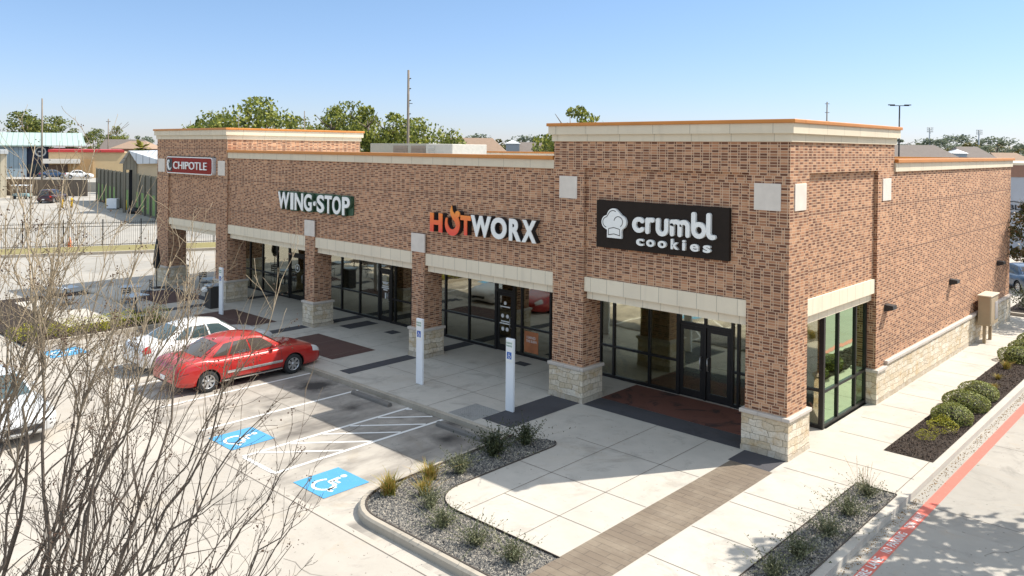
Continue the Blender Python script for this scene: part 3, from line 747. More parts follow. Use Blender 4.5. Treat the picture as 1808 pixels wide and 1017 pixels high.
q = MB(); q.tube([(p[0], -.2, p[1]) for p in pep], [.015+.045*math.sin(math.pi*i/15) for i in range(16)], 6); q.build('emblem', OFFW, s)

s = thing('store_sign', 'white channel letters with a dot in the middle on dark green backing', 'sign', group='shop signs on the brick front')
GREEN = m_plain('sign_dark_green', (.035, .085, .045), .5)
cells = [('W', -23.0, -21.98), ('I', -21.87, -21.62), ('N', -21.5, -20.78), ('G', -20.70, -20.05), ('S', -19.62, -19.03), ('T', -18.98, -18.42), ('O', -18.38, -17.72), ('P', -17.62, -17.05)]
cells = [(c, -23.0+(a+23.0)*5.25/5.95, -23.0+(b+23.0)*5.25/5.95) for c, a, b in cells]
for ch, a, b in cells:
    l = fit_text(ch, a, b, 4.80, 5.52, -.10, .03, OFFW, s, 'letter', off=.028)
    fit_text(ch, a-.05, b+.05, 4.75, 5.57, .02, .10, GREEN, l, 'backing', off=.05)
slab(rrect(-22.95, -17.72, 4.78, 5.55, .1), .035, .079, 'backing_panel', GREEN, s)
gx = -23.0+(-19.84+23.0)*5.25/5.95
slab([(gx+.085*math.cos(t), 5.14+.095*math.sin(t)) for t in np.linspace(0, 6.2, 14)], -.12, -.03, 'letter', OFFW, s)

s = thing('store_sign', 'orange and white channel letters with a flame shaped second letter', 'sign', group='shop signs on the brick front')
mo, nt, bb = newmat('sign_orange_fade', .45)
x, y, z, g_ = pos(nt)
nt.links.new(ramp(nt, (z-4.58)/.75, [(0, (.80, .07, .04)), (.6, (.85, .16, .03)), (1., (.88, .30, .04))]), bb.inputs['Base Color'])
def chan(ch, a, b, z0, z1, mat, off=.03):
    l = fit_text(ch, a, b, z0, z1, -.12, .03, mat, s, 'letter', off=off); fit_text(ch, a, b, z0, z1, .0725, .16, BLACK, l, 'return', off=off); return l
chan('H', -12.97, -12.33, 4.57, 5.23, mo, .05)
chan('T', -11.42, -10.92, 4.57, 5.23, mo, .05)
for ch, a, b in (('W', -10.92, -9.98), ('O', -9.98, -9.28), ('R', -9.17, -8.66), ('X', -8.62, -8.02)): chan(ch, a, b, 4.57, 5.27, OFFW, .045)
# flame letter: a crescent bowl with a rising flame tip and a round head
def crescent():
    out, inn = [], []
    for t in np.linspace(150, 400, 22): out.append((-11.84+.37*math.cos(R(t)), 4.90+.40*math.sin(R(t))))
    for t in np.linspace(395, 160, 22): inn.append((-11.85+.24*math.cos(R(t)), 5.0+.28*math.sin(R(t))))
    return out+inn
fl = crescent()
tip = [(-11.62, 4.78), (-11.47, 4.98), (-11.52, 5.10), (-11.66, 5.20), (-11.83, 5.34), (-11.88, 5.53), (-11.95, 5.36), (-11.93, 5.22), (-11.82, 5.08), (-11.70, 4.97)]
hd = [(-11.58+.115*math.cos(t), 5.25+.115*math.sin(t)) for t in np.linspace(0, 6.28, 14)[:-1]]
q = MB()
for P, y0 in ((fl, -.135), (tip, -.138), (hd, -.141)):
    k_ = MB().prism(P, 0, 1); b0 = len(q.v); q.v += [(v[0], -.105+(y0+.105)*v[2], v[1]) for v in k_.v]; q.f += [tuple(i+b0 for i in f) for f in k_.f]; q.mi += k_.mi; q.sm += k_.sm
fo = q.build('letter', mo, s, fix=True)
q = MB()
for P, y0 in ((fl, -.104), (tip, -.1035), (hd, -.103)):
    k_ = MB().prism(P, 0, 1); b0 = len(q.v); q.v += [(v[0], .07+(y0-.07)*v[2], v[1]) for v in k_.v]; q.f += [tuple(i+b0 for i in f) for f in k_.f]; q.mi += k_.mi; q.sm += k_.sm
q.build('return', BLACK, fo, fix=True)

s = thing('store_sign', 'dark brown rectangular sign board with rounded white lower case letters and chef hat emblem', 'sign', group='shop signs on the brick front')
SB = m_plain('sign_dark_brown', (.026, .019, .015), .75, spec=.12)
bevel(MB().box(-5.80, -1.58, -.02, .098, 4.67, 6.03).build('sign_board', SB, s), .006)
def rletter(strokes, r, name='letter'):
    """monoline rounded letter: thick strokes as one slab with white face and grey sides"""
    out = []
    q = MB(); yy = -.105
    for kk, st in enumerate(strokes):
        st = [Vector(p) for p in st]
        n = len(st); Lf, Rt = [], []
        for i in range(n):
            d = (st[min(i+1, n-1)]-st[max(i-1, 0)]).normalized(); nn = Vector((-d.y, d.x))*r; Lf.append(st[i]+nn); Rt.append(st[i]-nn)
        d0 = (st[0]-st[1]).normalized(); d1 = (st[-1]-st[-2]).normalized()
        a0 = math.atan2(d0.y, d0.x); a1 = math.atan2(d1.y, d1.x)
        closed = (st[0]-st[-1]).length < 1e-4
        y = yy-.0015*kk
        if closed:
            m_ = n-1
            for i in range(m_):
                j_ = (i+1) % m_
                q.prism([Lf[i], Rt[i], Rt[j_], Lf[j_]], y, -.021)
        else:
            for i in range(n-1): q.prism([Lf[i], Rt[i], Rt[i+1], Lf[i+1]], y, -.021)
            for c, a in ((st[0], a0), (st[-1], a1)):
                q.prism([(c.x+r*math.cos(a+t), c.y+r*math.sin(a+t)) for t in np.linspace(-1.57, 1.57, 8)], y, -.021)
    q.v = [(v[0], v[2], v[1]) for v in q.v]
    return q.build(name, OFFW, s, fix=True)
def arcp(cx, cz, r, a0, a1, n=14, rx=1.): return [(cx+r*rx*math.cos(R(a0+(a1-a0)*i/n)), cz+r*math.sin(R(a0+(a1-a0)*i/n))) for i in range(n+1)]
zb, r = 5.215, .062; xh = .40; cz = zb+xh/2
R0 = xh/2-r+.02
rletter([arcp(-4.28, cz, R0, 45, 315)], r)
rletter([[(-4.0, zb+.03), (-4.0, zb+xh-.04)], [(-4.0, zb+xh-.13)]+arcp(-3.88, zb+xh-.14, .105, 165, 65, 8)], r)
rletter([[(-3.66, zb+xh-.03)]+arcp(-3.53, zb+.14, .135, 180, 360, 12)+[(-3.395, zb+xh-.03)]], r)
rletter([[(-3.22, zb+.03), (-3.22, zb+xh-.04)], [(-3.22, zb+.26)]+arcp(-3.10, zb+.25, .12, 180, 0, 10)+[(-2.98, zb+.03)], [(-2.98, zb+.25)]+arcp(-2.86, zb+.25, .12, 180, 0, 10)+[(-2.74, zb+.03)]], r)
rletter([[(-2.57, zb+.60), (-2.57, zb+.19)], arcp(-2.41, cz-.01, R0, 0, 360, 18)], r)
rletter([[(-2.13, zb+.60), (-2.13, zb+.16)]+arcp(-2.02, zb+.14, .11, 180, 265, 6)+[(-1.98, zb+.04)]], r)
xs_ = [-4.36, -4.03, -3.66, -3.25, -2.9, -2.66, -2.28]; ws_ = [.24, .26, .26, .24, .09, .25, .22]
for ch, xx, ww in zip('cookies', xs_, ws_):
    top = 5.045 if ch not in 'ki' else 5.125
    fit_text(ch, xx, xx+ww, 4.84, top-.01, -.021, .08, OFFW, s, 'letter', off=.03)
hat = [(-5.27+.0, 5.0)]
hatP = [(-5.36, 4.98), (-5.36, 5.2)] + arcp(-5.36, 5.42, .20, 250, 95, 8) + arcp(-5.15, 5.60, .22, 160, 40, 8) + arcp(-4.90, 5.44, .20, 80, -70, 8) + [(-4.86, 5.2), (-4.86, 4.98)]
slab([(p[0]*1.0-.0, p[1]) for p in hatP], -.10, -.021, 'emblem', OFFW, s)
lb = MB()
def dark_stroke(P, w=.02):
    for a, b_ in zip(P[:-1], P[1:]):
        d = Vector((b_[0]-a[0], b_[1]-a[1])).normalized(); n_ = Vector((-d.y, d.x))*w/2
        lb.poly([(a[0]+n_.x, -.1035, a[1]+n_.y), (a[0]-n_.x, -.1035, a[1]-n_.y), (b_[0]-n_.x, -.1035, b_[1]-n_.y), (b_[0]+n_.x, -.1035, b_[1]+n_.y)])
dark_stroke(arcp(-5.36, 5.42, .15, 260, 95, 8)+arcp(-5.15, 5.58, .18, 150, 60, 8)); dark_stroke(arcp(-4.97, 5.45, .15, 170, -60, 10)); dark_stroke([(-5.30, 5.24), (-5.12, 5.28), (-4.92, 5.24)]); dark_stroke([(-5.31, 5.06), (-5.12, 5.10), (-4.91, 5.06)]); dark_stroke([(-5.31, 5.06), (-5.30, 5.24)]); dark_stroke([(-4.91, 5.06), (-4.92, 5.24)])
lb.build('emblem_line', SB, s)

# window graphics on the shop doors
gr = MB()
def disc(mb, x, z, r, y=DSF+.028): mb.poly([(x+r*math.cos(t), y, z+r*math.sin(t)) for t in np.linspace(0, 6.283, 15)[:-1]])
dd = [o for o in B.children if o.name.startswith('door')]
def sticker(fn, parent_x):
    q = MB(); fn(q); o = q.build('window_sticker', OFFW, B, fix=False); return o
def hot(q):
    disc(q, -12.07, 1.78, .07)
    for x_, z_ in ((-12.2, 1.3), (-11.95, 1.3), (-12.18, .82), (-11.96, .82)): disc(q, x_, z_, .075)
    for z_, w in ((1.62, .24), (1.08, .2), (1.0, .27)): q.poly([(-12.07-w, DSF+.028, z_), (-12.07+w, DSF+.028, z_), (-12.07+w, DSF+.028, z_+.045), (-12.07-w, DSF+.028, z_+.045)])
sticker(hot, -12)
def win(q):
    for z_, w in ((1.5, .20), (1.42, .24), (1.34, .14)): q.poly([(-19.17-w, DSF+.028, z_), (-19.17+w, DSF+.028, z_), (-19.17+w, DSF+.028, z_+.055), (-19.17-w, DSF+.028, z_+.055)])
    q.poly([(-19.40, DSF+.028, 1.72), (-18.95, DSF+.028, 1.72), (-19.05, DSF+.028, 1.62), (-19.30, DSF+.028, 1.62)])
    q.poly([(-19.2, DSF+.028, 1.0), (-19.1, DSF+.028, 1.0), (-19.1, DSF+.028, 1.25), (-19.2, DSF+.028, 1.25)])
sticker(win, -19)
def chi(q):
    P = [(-26.05+.2*math.cos(t), DSF+.028, 1.55+.2*math.sin(t)) for t in np.linspace(0, 6.283, 25)]
    for a, b_ in zip(P[:-1], P[1:]): q.poly([a, b_, (b_[0]*.8-26.05*.2, b_[1], b_[2]*.8+1.55*.2), (a[0]*.8-26.05*.2, a[1], a[2]*.8+1.55*.2)])
    disc(q, -26.05, 1.55, .07)
sticker(chi, -26)
ws = MB().poly([(-11.12, DSF+.049, .16), (-10.45, DSF+.049, .16), (-10.45, DSF+.049, .92), (-11.12, DSF+.049, .92)])
ps = ws.build('poster', m_plain('orange_poster', (.42, .14, .05), .6, sc=3, var=.3), None)
tag(ps, 'orange poster with white slogan in the lower shop window pane', 'poster')
fit_text('I EARNED', -11.0, -10.58, .66, .75, DSF+.047, .002, OFFW, ps); fit_text('THE BURN', -11.03, -10.53, .53, .62, DSF+.047, .002, OFFW, ps)
# ================================================================== cars
def pchip(xs, ys, x):
    xs, ys = np.array(xs, float), np.array(ys, float); h = np.diff(xs); d = np.diff(ys)/h; m = np.zeros(len(xs)); m[0], m[-1] = d[0], d[-1]
    for i in range(1, len(xs)-1): m[i] = 0 if d[i-1]*d[i] <= 0 else 2*d[i-1]*d[i]/(d[i-1]+d[i])
    i = np.clip(np.searchsorted(xs, x)-1, 0, len(h)-1); t = (x-xs[i])/h[i]
    return float((2*t**3-3*t**2+1)*ys[i] + (t**3-2*t**2+t)*h[i]*m[i] + (-2*t**3+3*t**2)*ys[i+1] + (t**3-t**2)*h[i]*m[i+1])
SEDAN = dict(top=([0, .012, .035, .08, .17, .25, .5, .70, .80, .90, .955, .985, 1], [.62, .86, 1.00, 1.05, 1.06, 1.0, .98, .985, .93, .86, .78, .68, .55]),
             bot=([0, .03, .1, .9, .97, 1], [.36, .27, .21, .20, .24, .34]), hw=([0, .012, .05, .15, .5, .85, .94, .98, 1], [.70, .82, .885, .93, .95, .93, .87, .76, .60]),
             tb=.165, tf=.725, rb=.30, rf=.575, zr=([.30, .38, .48, .575], [1.44, 1.505, 1.515, 1.45]), xr=.615, wh=(.195, .77), wr=.335)
SUV = dict(SEDAN, top=([0, .01, .03, .1, .5, .70, .82, .92, .97, 1], [.70, .98, 1.06, 1.08, 1.07, 1.09, 1.05, .98, .85, .62]), tb=.012, tf=.73, rb=.075, rf=.57,
           zr=([.075, .2, .45, .57], [1.70, 1.76, 1.76, 1.68]), xr=.66, wr=.37, wh=(.19, .79))
HALF = [(0, 0), (.78, 0), (.93, .05), (.985, .2), (1., .42), (.985, .64), (.955, .80), (.91, .90), (.83, .965), (.6, 1.0), (.3, 1.012), (0, 1.018)]
def make_car(label, paint, loc, rz, spec=SEDAN, L=5.2, W=1.93, group=None, name='parked_car', cat='car', plate=True, glass=None, moulding=False, under=None):
    t0 = thing(name, label, cat, loc, rz, group)
    kz = W/1.9
    top = lambda t: pchip(*spec['top'], t); bot = lambda t: pchip(*spec['bot'], t); hw = lambda t: pchip(*spec['hw'], t)*kz
    def P(t, s, side=1, o=0.):
        i = min(int(s), len(HALF)-2); f = s-i; fx = HALF[i][0]*(1-f)+HALF[i+1][0]*f; fz = HALF[i][1]*(1-f)+HALF[i+1][1]*f
        b, tp = bot(t), top(t); nx = (HALF[i+1][1]-HALF[i][1]); nz = (HALF[i][0]-HALF[i+1][0]); ln = math.hypot(nx, nz) or 1
        return (side*(fx*hw(t)+o*nx/ln), (t-.5)*L, b+(tp-b)*fz+o*nz/ln)
    ts = sorted(set([0, .006, .012, .022, .035, .05] + [i/40 for i in range(3, 38)] + [.94, .955, .97, .98, .988, .994, 1]))
    ring = [(s, 1) for s in np.linspace(0, 11, 34)] + [(s, -1) for s in np.linspace(11, 0, 34)[1:-1]]
    mb = MB(); n = len(ring)
    for t in ts: mb.v += [P(t, s, sd) for s, sd in ring]
    for i in range(len(ts)-1):
        for j in range(n):
            j2 = (j+1) % n; mb.f.append((i*n+j, i*n+j2, (i+1)*n+j2, (i+1)*n+j)); mb.mi.append(0); mb.sm.append(True)
    mb.f.append(tuple(range(n))); mb.f.append(tuple((len(ts)-1)*n+j for j in reversed(range(n)))); mb.mi += [0, 0]; mb.sm += [False, False]
    body = mb.build('body', [paint, BLACK], t0, fix=True)
    wy = [(q-.5)*L for q in spec['wh']]; wr = spec['wr']
    cut = MB()
    for y in wy:
        for sd in (1, -1):
            cut.lathe([(0, sd*.55*kz), (wr+.055, sd*.55*kz), (wr+.055, sd*1.2), (0, sd*1.2)], 28, (0, y, wr-.01), 'x')
    cme = cut.mesh('wheel_arch', BLACK); bm = bmesh.new(); bm.from_mesh(cme); bmesh.ops.remove_doubles(bm, verts=bm.verts, dist=1e-5); bmesh.ops.recalc_face_normals(bm, faces=bm.faces); bm.to_mesh(cme); bm.free()
    co = bpy.data.objects.new('wheel_arch', cme); COL.objects.link(co); co.parent = t0
    md = body.modifiers.new('arch', 'BOOLEAN'); md.object = co; md.operation = 'DIFFERENCE'; md.solver = 'EXACT'
    dg = bpy.context.evaluated_depsgraph_get(); dg.update(); me = bpy.data.meshes.new_from_object(body.evaluated_get(dg))
    body.modifiers.clear(); body.data = me; bpy.data.objects.remove(co)
    for p in me.polygons:
        c = p.center
        if any(abs(math.hypot(c.y-y, c.z-(wr-.01))-(wr+.055)) < .012 for y in wy) and abs(c.x) < hw(.5)-.02 and abs(p.normal.x) < .5: p.material_index = 1; p.use_smooth = False
        if abs(abs(c.x)-.55*kz) < .01 and abs(p.normal.x) > .9: p.material_index = 1
    # cabin: ruled sides, windscreen, rear window, crowned roof
    yb, yf, rb, rf = [(q-.5)*L for q in (spec['tb'], spec['tf'], spec['rb'], spec['rf'])]
    zr = lambda y: pchip(*spec['zr'], y/L+.5)
    xr = spec['xr']*kz; xb = .82*hw(.5)
    def roof(y, w): return Vector((w*xr*(1-.06*((y-(rb+rf)/2)/((rf-rb)/2))**2), y+(.07*(1-w*w) if y > rf-.01 else (-.05*(1-w*w) if y < rb+.01 else 0)), zr(y)-.055*w*w))
    def zb(y): return bot(y/L+.5)+(top(y/L+.5)-bot(y/L+.5))*.955
    def side(u, v, sd, o=0.):
        y = yb+(yf-yb)*u; x = xb*(1-.07*(2*u-1)**4)
        a = Vector((sd*x, y, zb(y))); b = roof(rb+(rf-rb)*u, sd); p = a.lerp(b, v); k = math.sin(math.pi*v)*.035+o
        d = (b-a).normalized(); return p + Vector((sd*abs(d.z), 0, abs(d.x)))*k
    def front(w, v, o=0.):
        a = Vector((w*xb*.93, yf+.10*(1-w*w), zb(yf)+.012*(1-w*w)+.0)); b = roof(rf, w); p = a.lerp(b, v); k = math.sin(math.pi*v)*.02+o
        d = (b-a).normalized(); return p + Vector((0, abs(d.z), abs(d.y)))*k
    def rear(w, v, o=0.):
        a = Vector((w*xb*.93, yb-.10*(1-w*w), zb(yb)+.012*(1-w*w))); b = roof(rb, w); p = a.lerp(b, v); k = math.sin(math.pi*v)*.02+o
        d = (b-a).normalized(); return p + Vector((0, -abs(d.z), abs(d.y)))*k
    V = np.linspace(0, 1, 8); Wd = np.linspace(-1, 1, 13); U = np.linspace(0, 1, 22); cb = MB()
    cb.grid([[roof(y, w) for w in Wd] for y in np.linspace(rb, rf, 12)])
    for sd in (1, -1): cb.grid([[side(u, v, sd) for v in V] for u in U])
    cb.grid([[front(w, v) for v in V] for w in Wd]); cb.grid([[rear(w, v) for v in V] for w in Wd])
    co = cb.build('cabin', paint, t0)
    bm = bmesh.new(); bm.from_mesh(co.data); bmesh.ops.remove_doubles(bm, verts=bm.verts, dist=.004); bmesh.ops.recalc_face_normals(bm, faces=bm.faces); bm.to_mesh(co.data); bm.free()
    G = glass or CARGLASS
    def patch(fn, a0, a1, v0, v1, name, mat, na=8, nv=5, par=None):
        return MB().grid([[fn(a, v) for v in np.linspace(v0, v1, nv)] for a in np.linspace(a0, a1, na)]).build(name, mat, par or t0)
    patch(lambda a, v: front(a, v, .006), -.90, .90, .05, .95, 'windscreen', G, 11); patch(lambda a, v: rear(a, v, .006), -.88, .88, .08, .93, 'rear_window', G, 11)
    suv = spec is SUV
    for sd in (1, -1):
        for u0, u1 in (((.10, .27), (.30, .56), (.59, .90)) if not suv else ((.08, .30), (.33, .57), (.60, .92))):
            patch(lambda a, v: side(a, v, sd, .006), u0, u1, .12, .87, 'side_window', G)
        # dark gaps of the doors, sills
        q = MB()
        for tt in ((.335, .505, .68) if not suv else (.32, .50, .68)):
            q.grid([[P(tt-.0012, s, sd, .002), P(tt+.0012, s, sd, .002)] for s in np.linspace(2.6, 7.4, 12)])
        q.grid([[P(t, 2.15, sd, .004), P(t, 2.7, sd, .004)] for t in np.linspace(.275, .69, 14)])
        q.grid([[P(t, 8.35, sd, .002), P(t, 8.42, sd, .002)] for t in np.linspace(.735, .955, 14)])
        q.grid([[P(t, 8.3, sd, .002), P(t, 8.37, sd, .002)] for t in np.linspace(.03, .155, 10)])
        q.grid([[P(t, 4.6, sd, .002), P(t, 4.68, sd, .002)] for t in np.linspace(.004, .075, 8)])
        q.build('door_gap', BLACK, body)
        for tt in (.36, .535): 
            hq = MB(); p0 = P(tt, 6.35, sd, .012); hq.box(p0[0]-.012, p0[0]+.012, p0[1], p0[1]+.2, p0[2]-.016, p0[2]+.016); bevel(hq.build('door_handle', paint, t0), .006)
        if moulding: 
            MB().grid([[P(t, 3.75, sd, .012), P(t, 4.0, sd, .016), P(t, 4.2, sd, .012)] for t in np.linspace(.31, .685, 12)]).build('side_moulding', CHROME, t0)
            MB().grid([[P(t, 2.0, sd, .008), P(t, 2.35, sd, .008)] for t in np.linspace(.29, .69, 12)]).build('sill_trim', CHROME, t0)
        m_ = MB(); p0 = side(.845, .12, sd); m_.lathe([(0, -.05), (.06, -.045), (.085, 0), (.08, .05), (0, .055)], 12, (0, 0, 0), 'y'); m_.v = [(v[0]*1.25+p0.x+sd*.14, v[1]+p0.y, v[2]*.85+p0.z+.05) for v in m_.v]
        m_.box(min(p0.x, p0.x+sd*.09), max(p0.x, p0.x+sd*.09), p0.y-.02, p0.y+.02, p0.z, p0.z+.035); m_.build('mirror', paint, t0)
        MB().grid([[P(t, s, sd, .006) for s in np.linspace(5.2, 7.6, 6)] for t in np.linspace(.004, .062, 6)]).build('tail_light', TAIL, t0)
        MB().grid([[P(t, s, sd, .006) for s in np.linspace(5.3, 8.0, 6)] for t in np.linspace(.915, .985, 6)]).build('headlight', LAMPC, t0)
        x = hw(.02)
        MB().box(min(sd*.42, sd*(x-.16)), max(sd*.42, sd*(x-.16)), -L/2-.012, -L/2+.02, .585, .60).build('tail_reflector', TAIL, body)
    if plate: bevel(MB().box(-.16, .16, -L/2-.022, -L/2-.001, .44, .58).build('licence_plate', OFFW, t0), .004)
    gq = MB().box(-.42, .42, L/2-.02, L/2+.012, .40, .52); gq.build('grille', BLACK, t0)
    MB().box(-.66*kz, .66*kz, -L/2-.01, -L/2+.03, .36, .41).build('bumper_strip', BLACK, body)
    # wheels
    for y in wy:
        for sd in (1, -1):
            xo = hw(.5)-.035; ty = MB().lathe([(wr*.62, -.1), (wr*.93, -.115), (wr, -.085), (wr, .085), (wr*.93, .115), (wr*.64, .10)], 32, (0, 0, 0), 'x')
            ty.v = [(sd*(v[0]+xo-.115), v[1]+y, v[2]+wr-.006) for v in ty.v]; wo = ty.build('wheel', RUBBER, t0)
            rm = MB().lathe([(wr*.66, .075), (wr*.62, .09), (wr*.57, .05)], 32, (0, 0, 0), 'x')
            rm.lathe([(0, .072), (.055, .07), (.07, .05)], 12, (0, 0, 0), 'x')
            for i in range(7):
                a = 2*math.pi*i/7; c_, s_ = math.cos(a), math.sin(a); w0, w1 = .03, .042
                q = [(.066, .045*c_-w0*s_, .045*s_+w0*c_), (.066, .045*c_+w0*s_, .045*s_-w0*c_), (.074, wr*.6*c_+w1*s_, wr*.6*s_-w1*c_), (.074, wr*.6*c_-w1*s_, wr*.6*s_+w1*c_)]
                rm.poly(q); rm.poly([(p[0]-.03, p[1], p[2]) for p in reversed(q)])
                for e in range(4): a_, b_ = q[e], q[(e+1) % 4]; rm.poly([a_, (a_[0]-.03, *a_[1:]), (b_[0]-.03, *b_[1:]), b_])
            dk = MB().lathe([(0, .02), (wr*.6, .02)], 24, (0, 0, 0), 'x')
            for q, nm, mt in ((rm, 'rim', SILVER), (dk, 'brake_disc', BLACK)):
                q.v = [(sd*(v[0]+xo-.115+.018), v[1]+y, v[2]+wr-.006) for v in q.v]; q.build(nm, mt, wo)
    return t0
RED = m_carpaint('red_car_paint', (.42, .016, .012), .15); WHT = m_carpaint('white_car_paint', (.72, .71, .69), .0)
DKRED = m_carpaint('dark_maroon_paint', (.05, .012, .014), .2); BLU = m_carpaint('blue_car_paint', (.02, .055, .12), .3)
WGL = m_plain('teal_car_glass', (.045, .075, .08), .05, 0, .05, 1, .9); BGL = m_plain('smoked_car_glass', (.075, .06, .05), .06, 0, .05, 1, .8)
make_car('red sedan with a bright door moulding parked nose to the kerb', RED, (-16.32, -5.42, LOT), 0, glass=BGL, moulding=True, group='cars parked along the kerb')
make_car('white sedan parked beside the red sedan, half hidden behind it', WHT, (-19.25, -5.35, LOT), 0, L=4.95, W=1.9, group='cars parked along the kerb', glass=WGL)
make_car('pale grey sedan driving along the aisle behind bare branches, cut off by the frame', m_carpaint('silver_grey_paint', (.50, .50, .49), .1), (-16.75, -12.55, LOT), R(-86), L=4.9, W=1.9, name='car', glass=WGL)
p = at(93, 106, -.19); make_car('dark maroon suv parked far off against the wooden fence', DKRED, p, FACE+.05, SUV, L=4.7, name='parked_suv', cat='suv')
p = at(1806, 45.5, LOT); make_car('dark blue sedan seen from behind at the rear corner of the brick mall', BLU, p, FACE-.1, L=4.7, W=1.85)

# ================================================================== street furniture
for i, (x, y, lb) in enumerate(((-7.27, -2.05, 'white accessible parking sign post nearest the brown sign board, by the tactile pad'), (-11.11, -2.14, 'white accessible parking sign post in front of the middle brick pier'), (-25.42, -1.47, 'white accessible parking sign post behind the parked white sedan'))):
    t = thing('parking_sign_post', lb, 'sign post', (x, y, 0), 0, 'accessible parking sign posts')
    bevel(MB().box(-.15, .15, -.04, .04, 0, 2.08).build('post', WHITE, t), .015, 2)
    sg = bevel(MB().box(-.135, .135, -.052, -.041, 1.40, 2.05).build('sign_plate', OFFW, t), .004)
    bp = m_plain('sign_blue', (.02, .11, .42), .4) if 'sign_blue' not in MATS else MATS['sign_blue']; gp = MATS.get('sign_green') or m_plain('sign_green', (.05, .22, .09), .4)
    MB().poly([(-.09, -.0535, 1.50), (.09, -.0535, 1.50), (.09, -.0535, 1.70), (-.09, -.0535, 1.70)]).build('symbol_panel', bp, sg)
    q = MB()
    def vs(a, b, w, cx=0, cz=1.60, s=.2):
        d = Vector((b[0]-a[0], b[1]-a[1])).normalized(); n = Vector((-d.y, d.x))*w/2
        q.poly([(cx+s*(a[0]+n.x), -.055, cz+s*(a[1]+n.y)), (cx+s*(a[0]-n.x), -.055, cz+s*(a[1]-n.y)), (cx+s*(b[0]-n.x), -.055, cz+s*(b[1]-n.y)), (cx+s*(b[0]+n.x), -.055, cz+s*(b[1]+n.y))])
    rg = [(.02+.24*math.cos(R(a)), -.14+.24*math.sin(R(a))) for a in range(140, 381, 30)]
    for a, b in zip(rg[:-1], rg[1:]): vs(a, b, .08)
    vs((-.06, .32), (-.04, -.02), .11); vs((-.04, 0), (.18, 0), .09); vs((.17, 0), (.28, -.28), .09)
    q.build('symbol', OFFW, sg)
    fit_text('RESERVED', -.11, .11, 1.93, 1.98, -.052, .003, gp, sg); fit_text('PARKING', -.11, .11, 1.85, 1.90, -.052, .003, gp, sg)
ST = m_conc('wheel_stop_concrete', (.17, .155, .14), .4, .8)
for x0, x1, y, lb in ((-12.18, -10.36, -3.92, 'long dark concrete wheel stop in the shaded stall left of the hatched aisle'), (-8.18, -6.36, -3.98, 'long dark concrete wheel stop in the shaded stall beside the planter')):
    q = MB(); pr = [(-.085, 0), (-.075, .07), (-.04, .115), (.04, .115), (.075, .07), (.085, 0)]
    q.grid([[(x, y+a, LOT+b) for a, b in pr] for x in np.linspace(x0, x1, 9)], sm=False); q.poly([(x0, y+a, LOT+b) for a, b in pr]); q.poly([(x1, y+a, LOT+b) for a, b in reversed(pr)])
    tag(q.build('wheel_stop', ST, fix=True), lb, 'wheel stop', 'concrete wheel stops')
# wall lights
for y, lb in ((6.9, 'black box wall light nearest the storefront corner'), (13.8, 'black box wall light in the middle of the sunlit side wall'), (20.9, 'black box wall light furthest along the side wall')):
    t = thing('wall_light', lb, 'wall light', (-.012, y, 2.72), 0, 'black lights on the side wall')
    q = MB(); q.grid([[(0, a, .16), (.27, a, .14), (.27, a, .02), (0, a, -.06)] for a in (-.17, .17)], sm=False)
    q.poly([(0, -.17, .16), (0, -.17, -.06), (.27, -.17, .02), (.27, -.17, .14)]); q.poly([(0, .17, .16), (.27, .17, .14), (.27, .17, .02), (0, .17, -.06)]); q.build('housing', BLACK, t, fix=True)
    MB().poly([(.06, -.14, -.047), (.25, -.14, .010), (.25, .14, .010), (.06, .14, -.047)]).build('lens', LAMPC, t)
# utility cabinet
t = thing('utility_cabinet', 'tan metal utility cabinet on legs against the limestone base of the side wall', 'utility cabinet', (.36, 17.6, 0))
CAB = m_plain('tan_enamel', (.36, .27, .165), .5, sc=2)
bevel(MB().box(-.2, .24, -.62, .62, .72, 1.86).build('cabinet_box', CAB, t), .015)
bevel(MB().box(-.23, .28, -.66, .66, 1.861, 1.91).build('lid', m_plain('pale_enamel', (.58, .50, .38), .45), t), .01)
bevel(MB().box(.241, .255, -.56, .0, .8, 1.78).build('door', CAB, t), .006); bevel(MB().box(.241, .26, .08, .5, .9, 1.6).build('meter_panel', SILVER, t), .006)
for y in (-.45, .45): MB().box(-.05, .06, y-.06, y+.06, 0, .719).build('leg', CAB, t)
# rooftop units
def rtu(lb, x0, x1, y0, y1, z1, cols):
    t = thing('rooftop_unit', lb, 'air conditioner', ((x0+x1)/2, (y0+y1)/2, 6.62), 0, 'air conditioners on the roof')
    w, d, h = (x1-x0)/2, (y1-y0)/2, z1-6.62
    bevel(MB().box(-w, w, -d, d, .12, h).build('casing', cols[0], t), .02); MB().box(-w+.1, w-.1, -d+.1, d-.1, 0, .119).build('roof_curb', ROOFM, t)
    for a, b in cols[1]:
        g = MB().box(-w+2*w*a, -w+2*w*b, -d-.02, -d-.001, .3, h-.1)
        for i in range(6): z = .34+i*(h-.5)/6; g.box(-w+2*w*a+.02, -w+2*w*b-.02, -d-.05, -d-.021, z, z+.03)
        g.build('grille', cols[2], t)
    return t
UNIT = m_plain('unit_beige', (.33, .31, .25), .7); UNITW = m_plain('unit_white', (.43, .41, .36), .7); LOUV = m_plain('louvre_brown', (.25, .20, .155), .7)
rtu('beige rooftop air conditioner with two brown louvred panels', -24.6, -20.15, 6, 8.2, 7.68, (UNIT, [(.42, .66), (.72, .97)], LOUV))
rtu('white rooftop air conditioner right of the louvred one', -20.0, -18.2, 5.7, 7.9, 7.66, (UNITW, [(.1, .35)], UNITW))
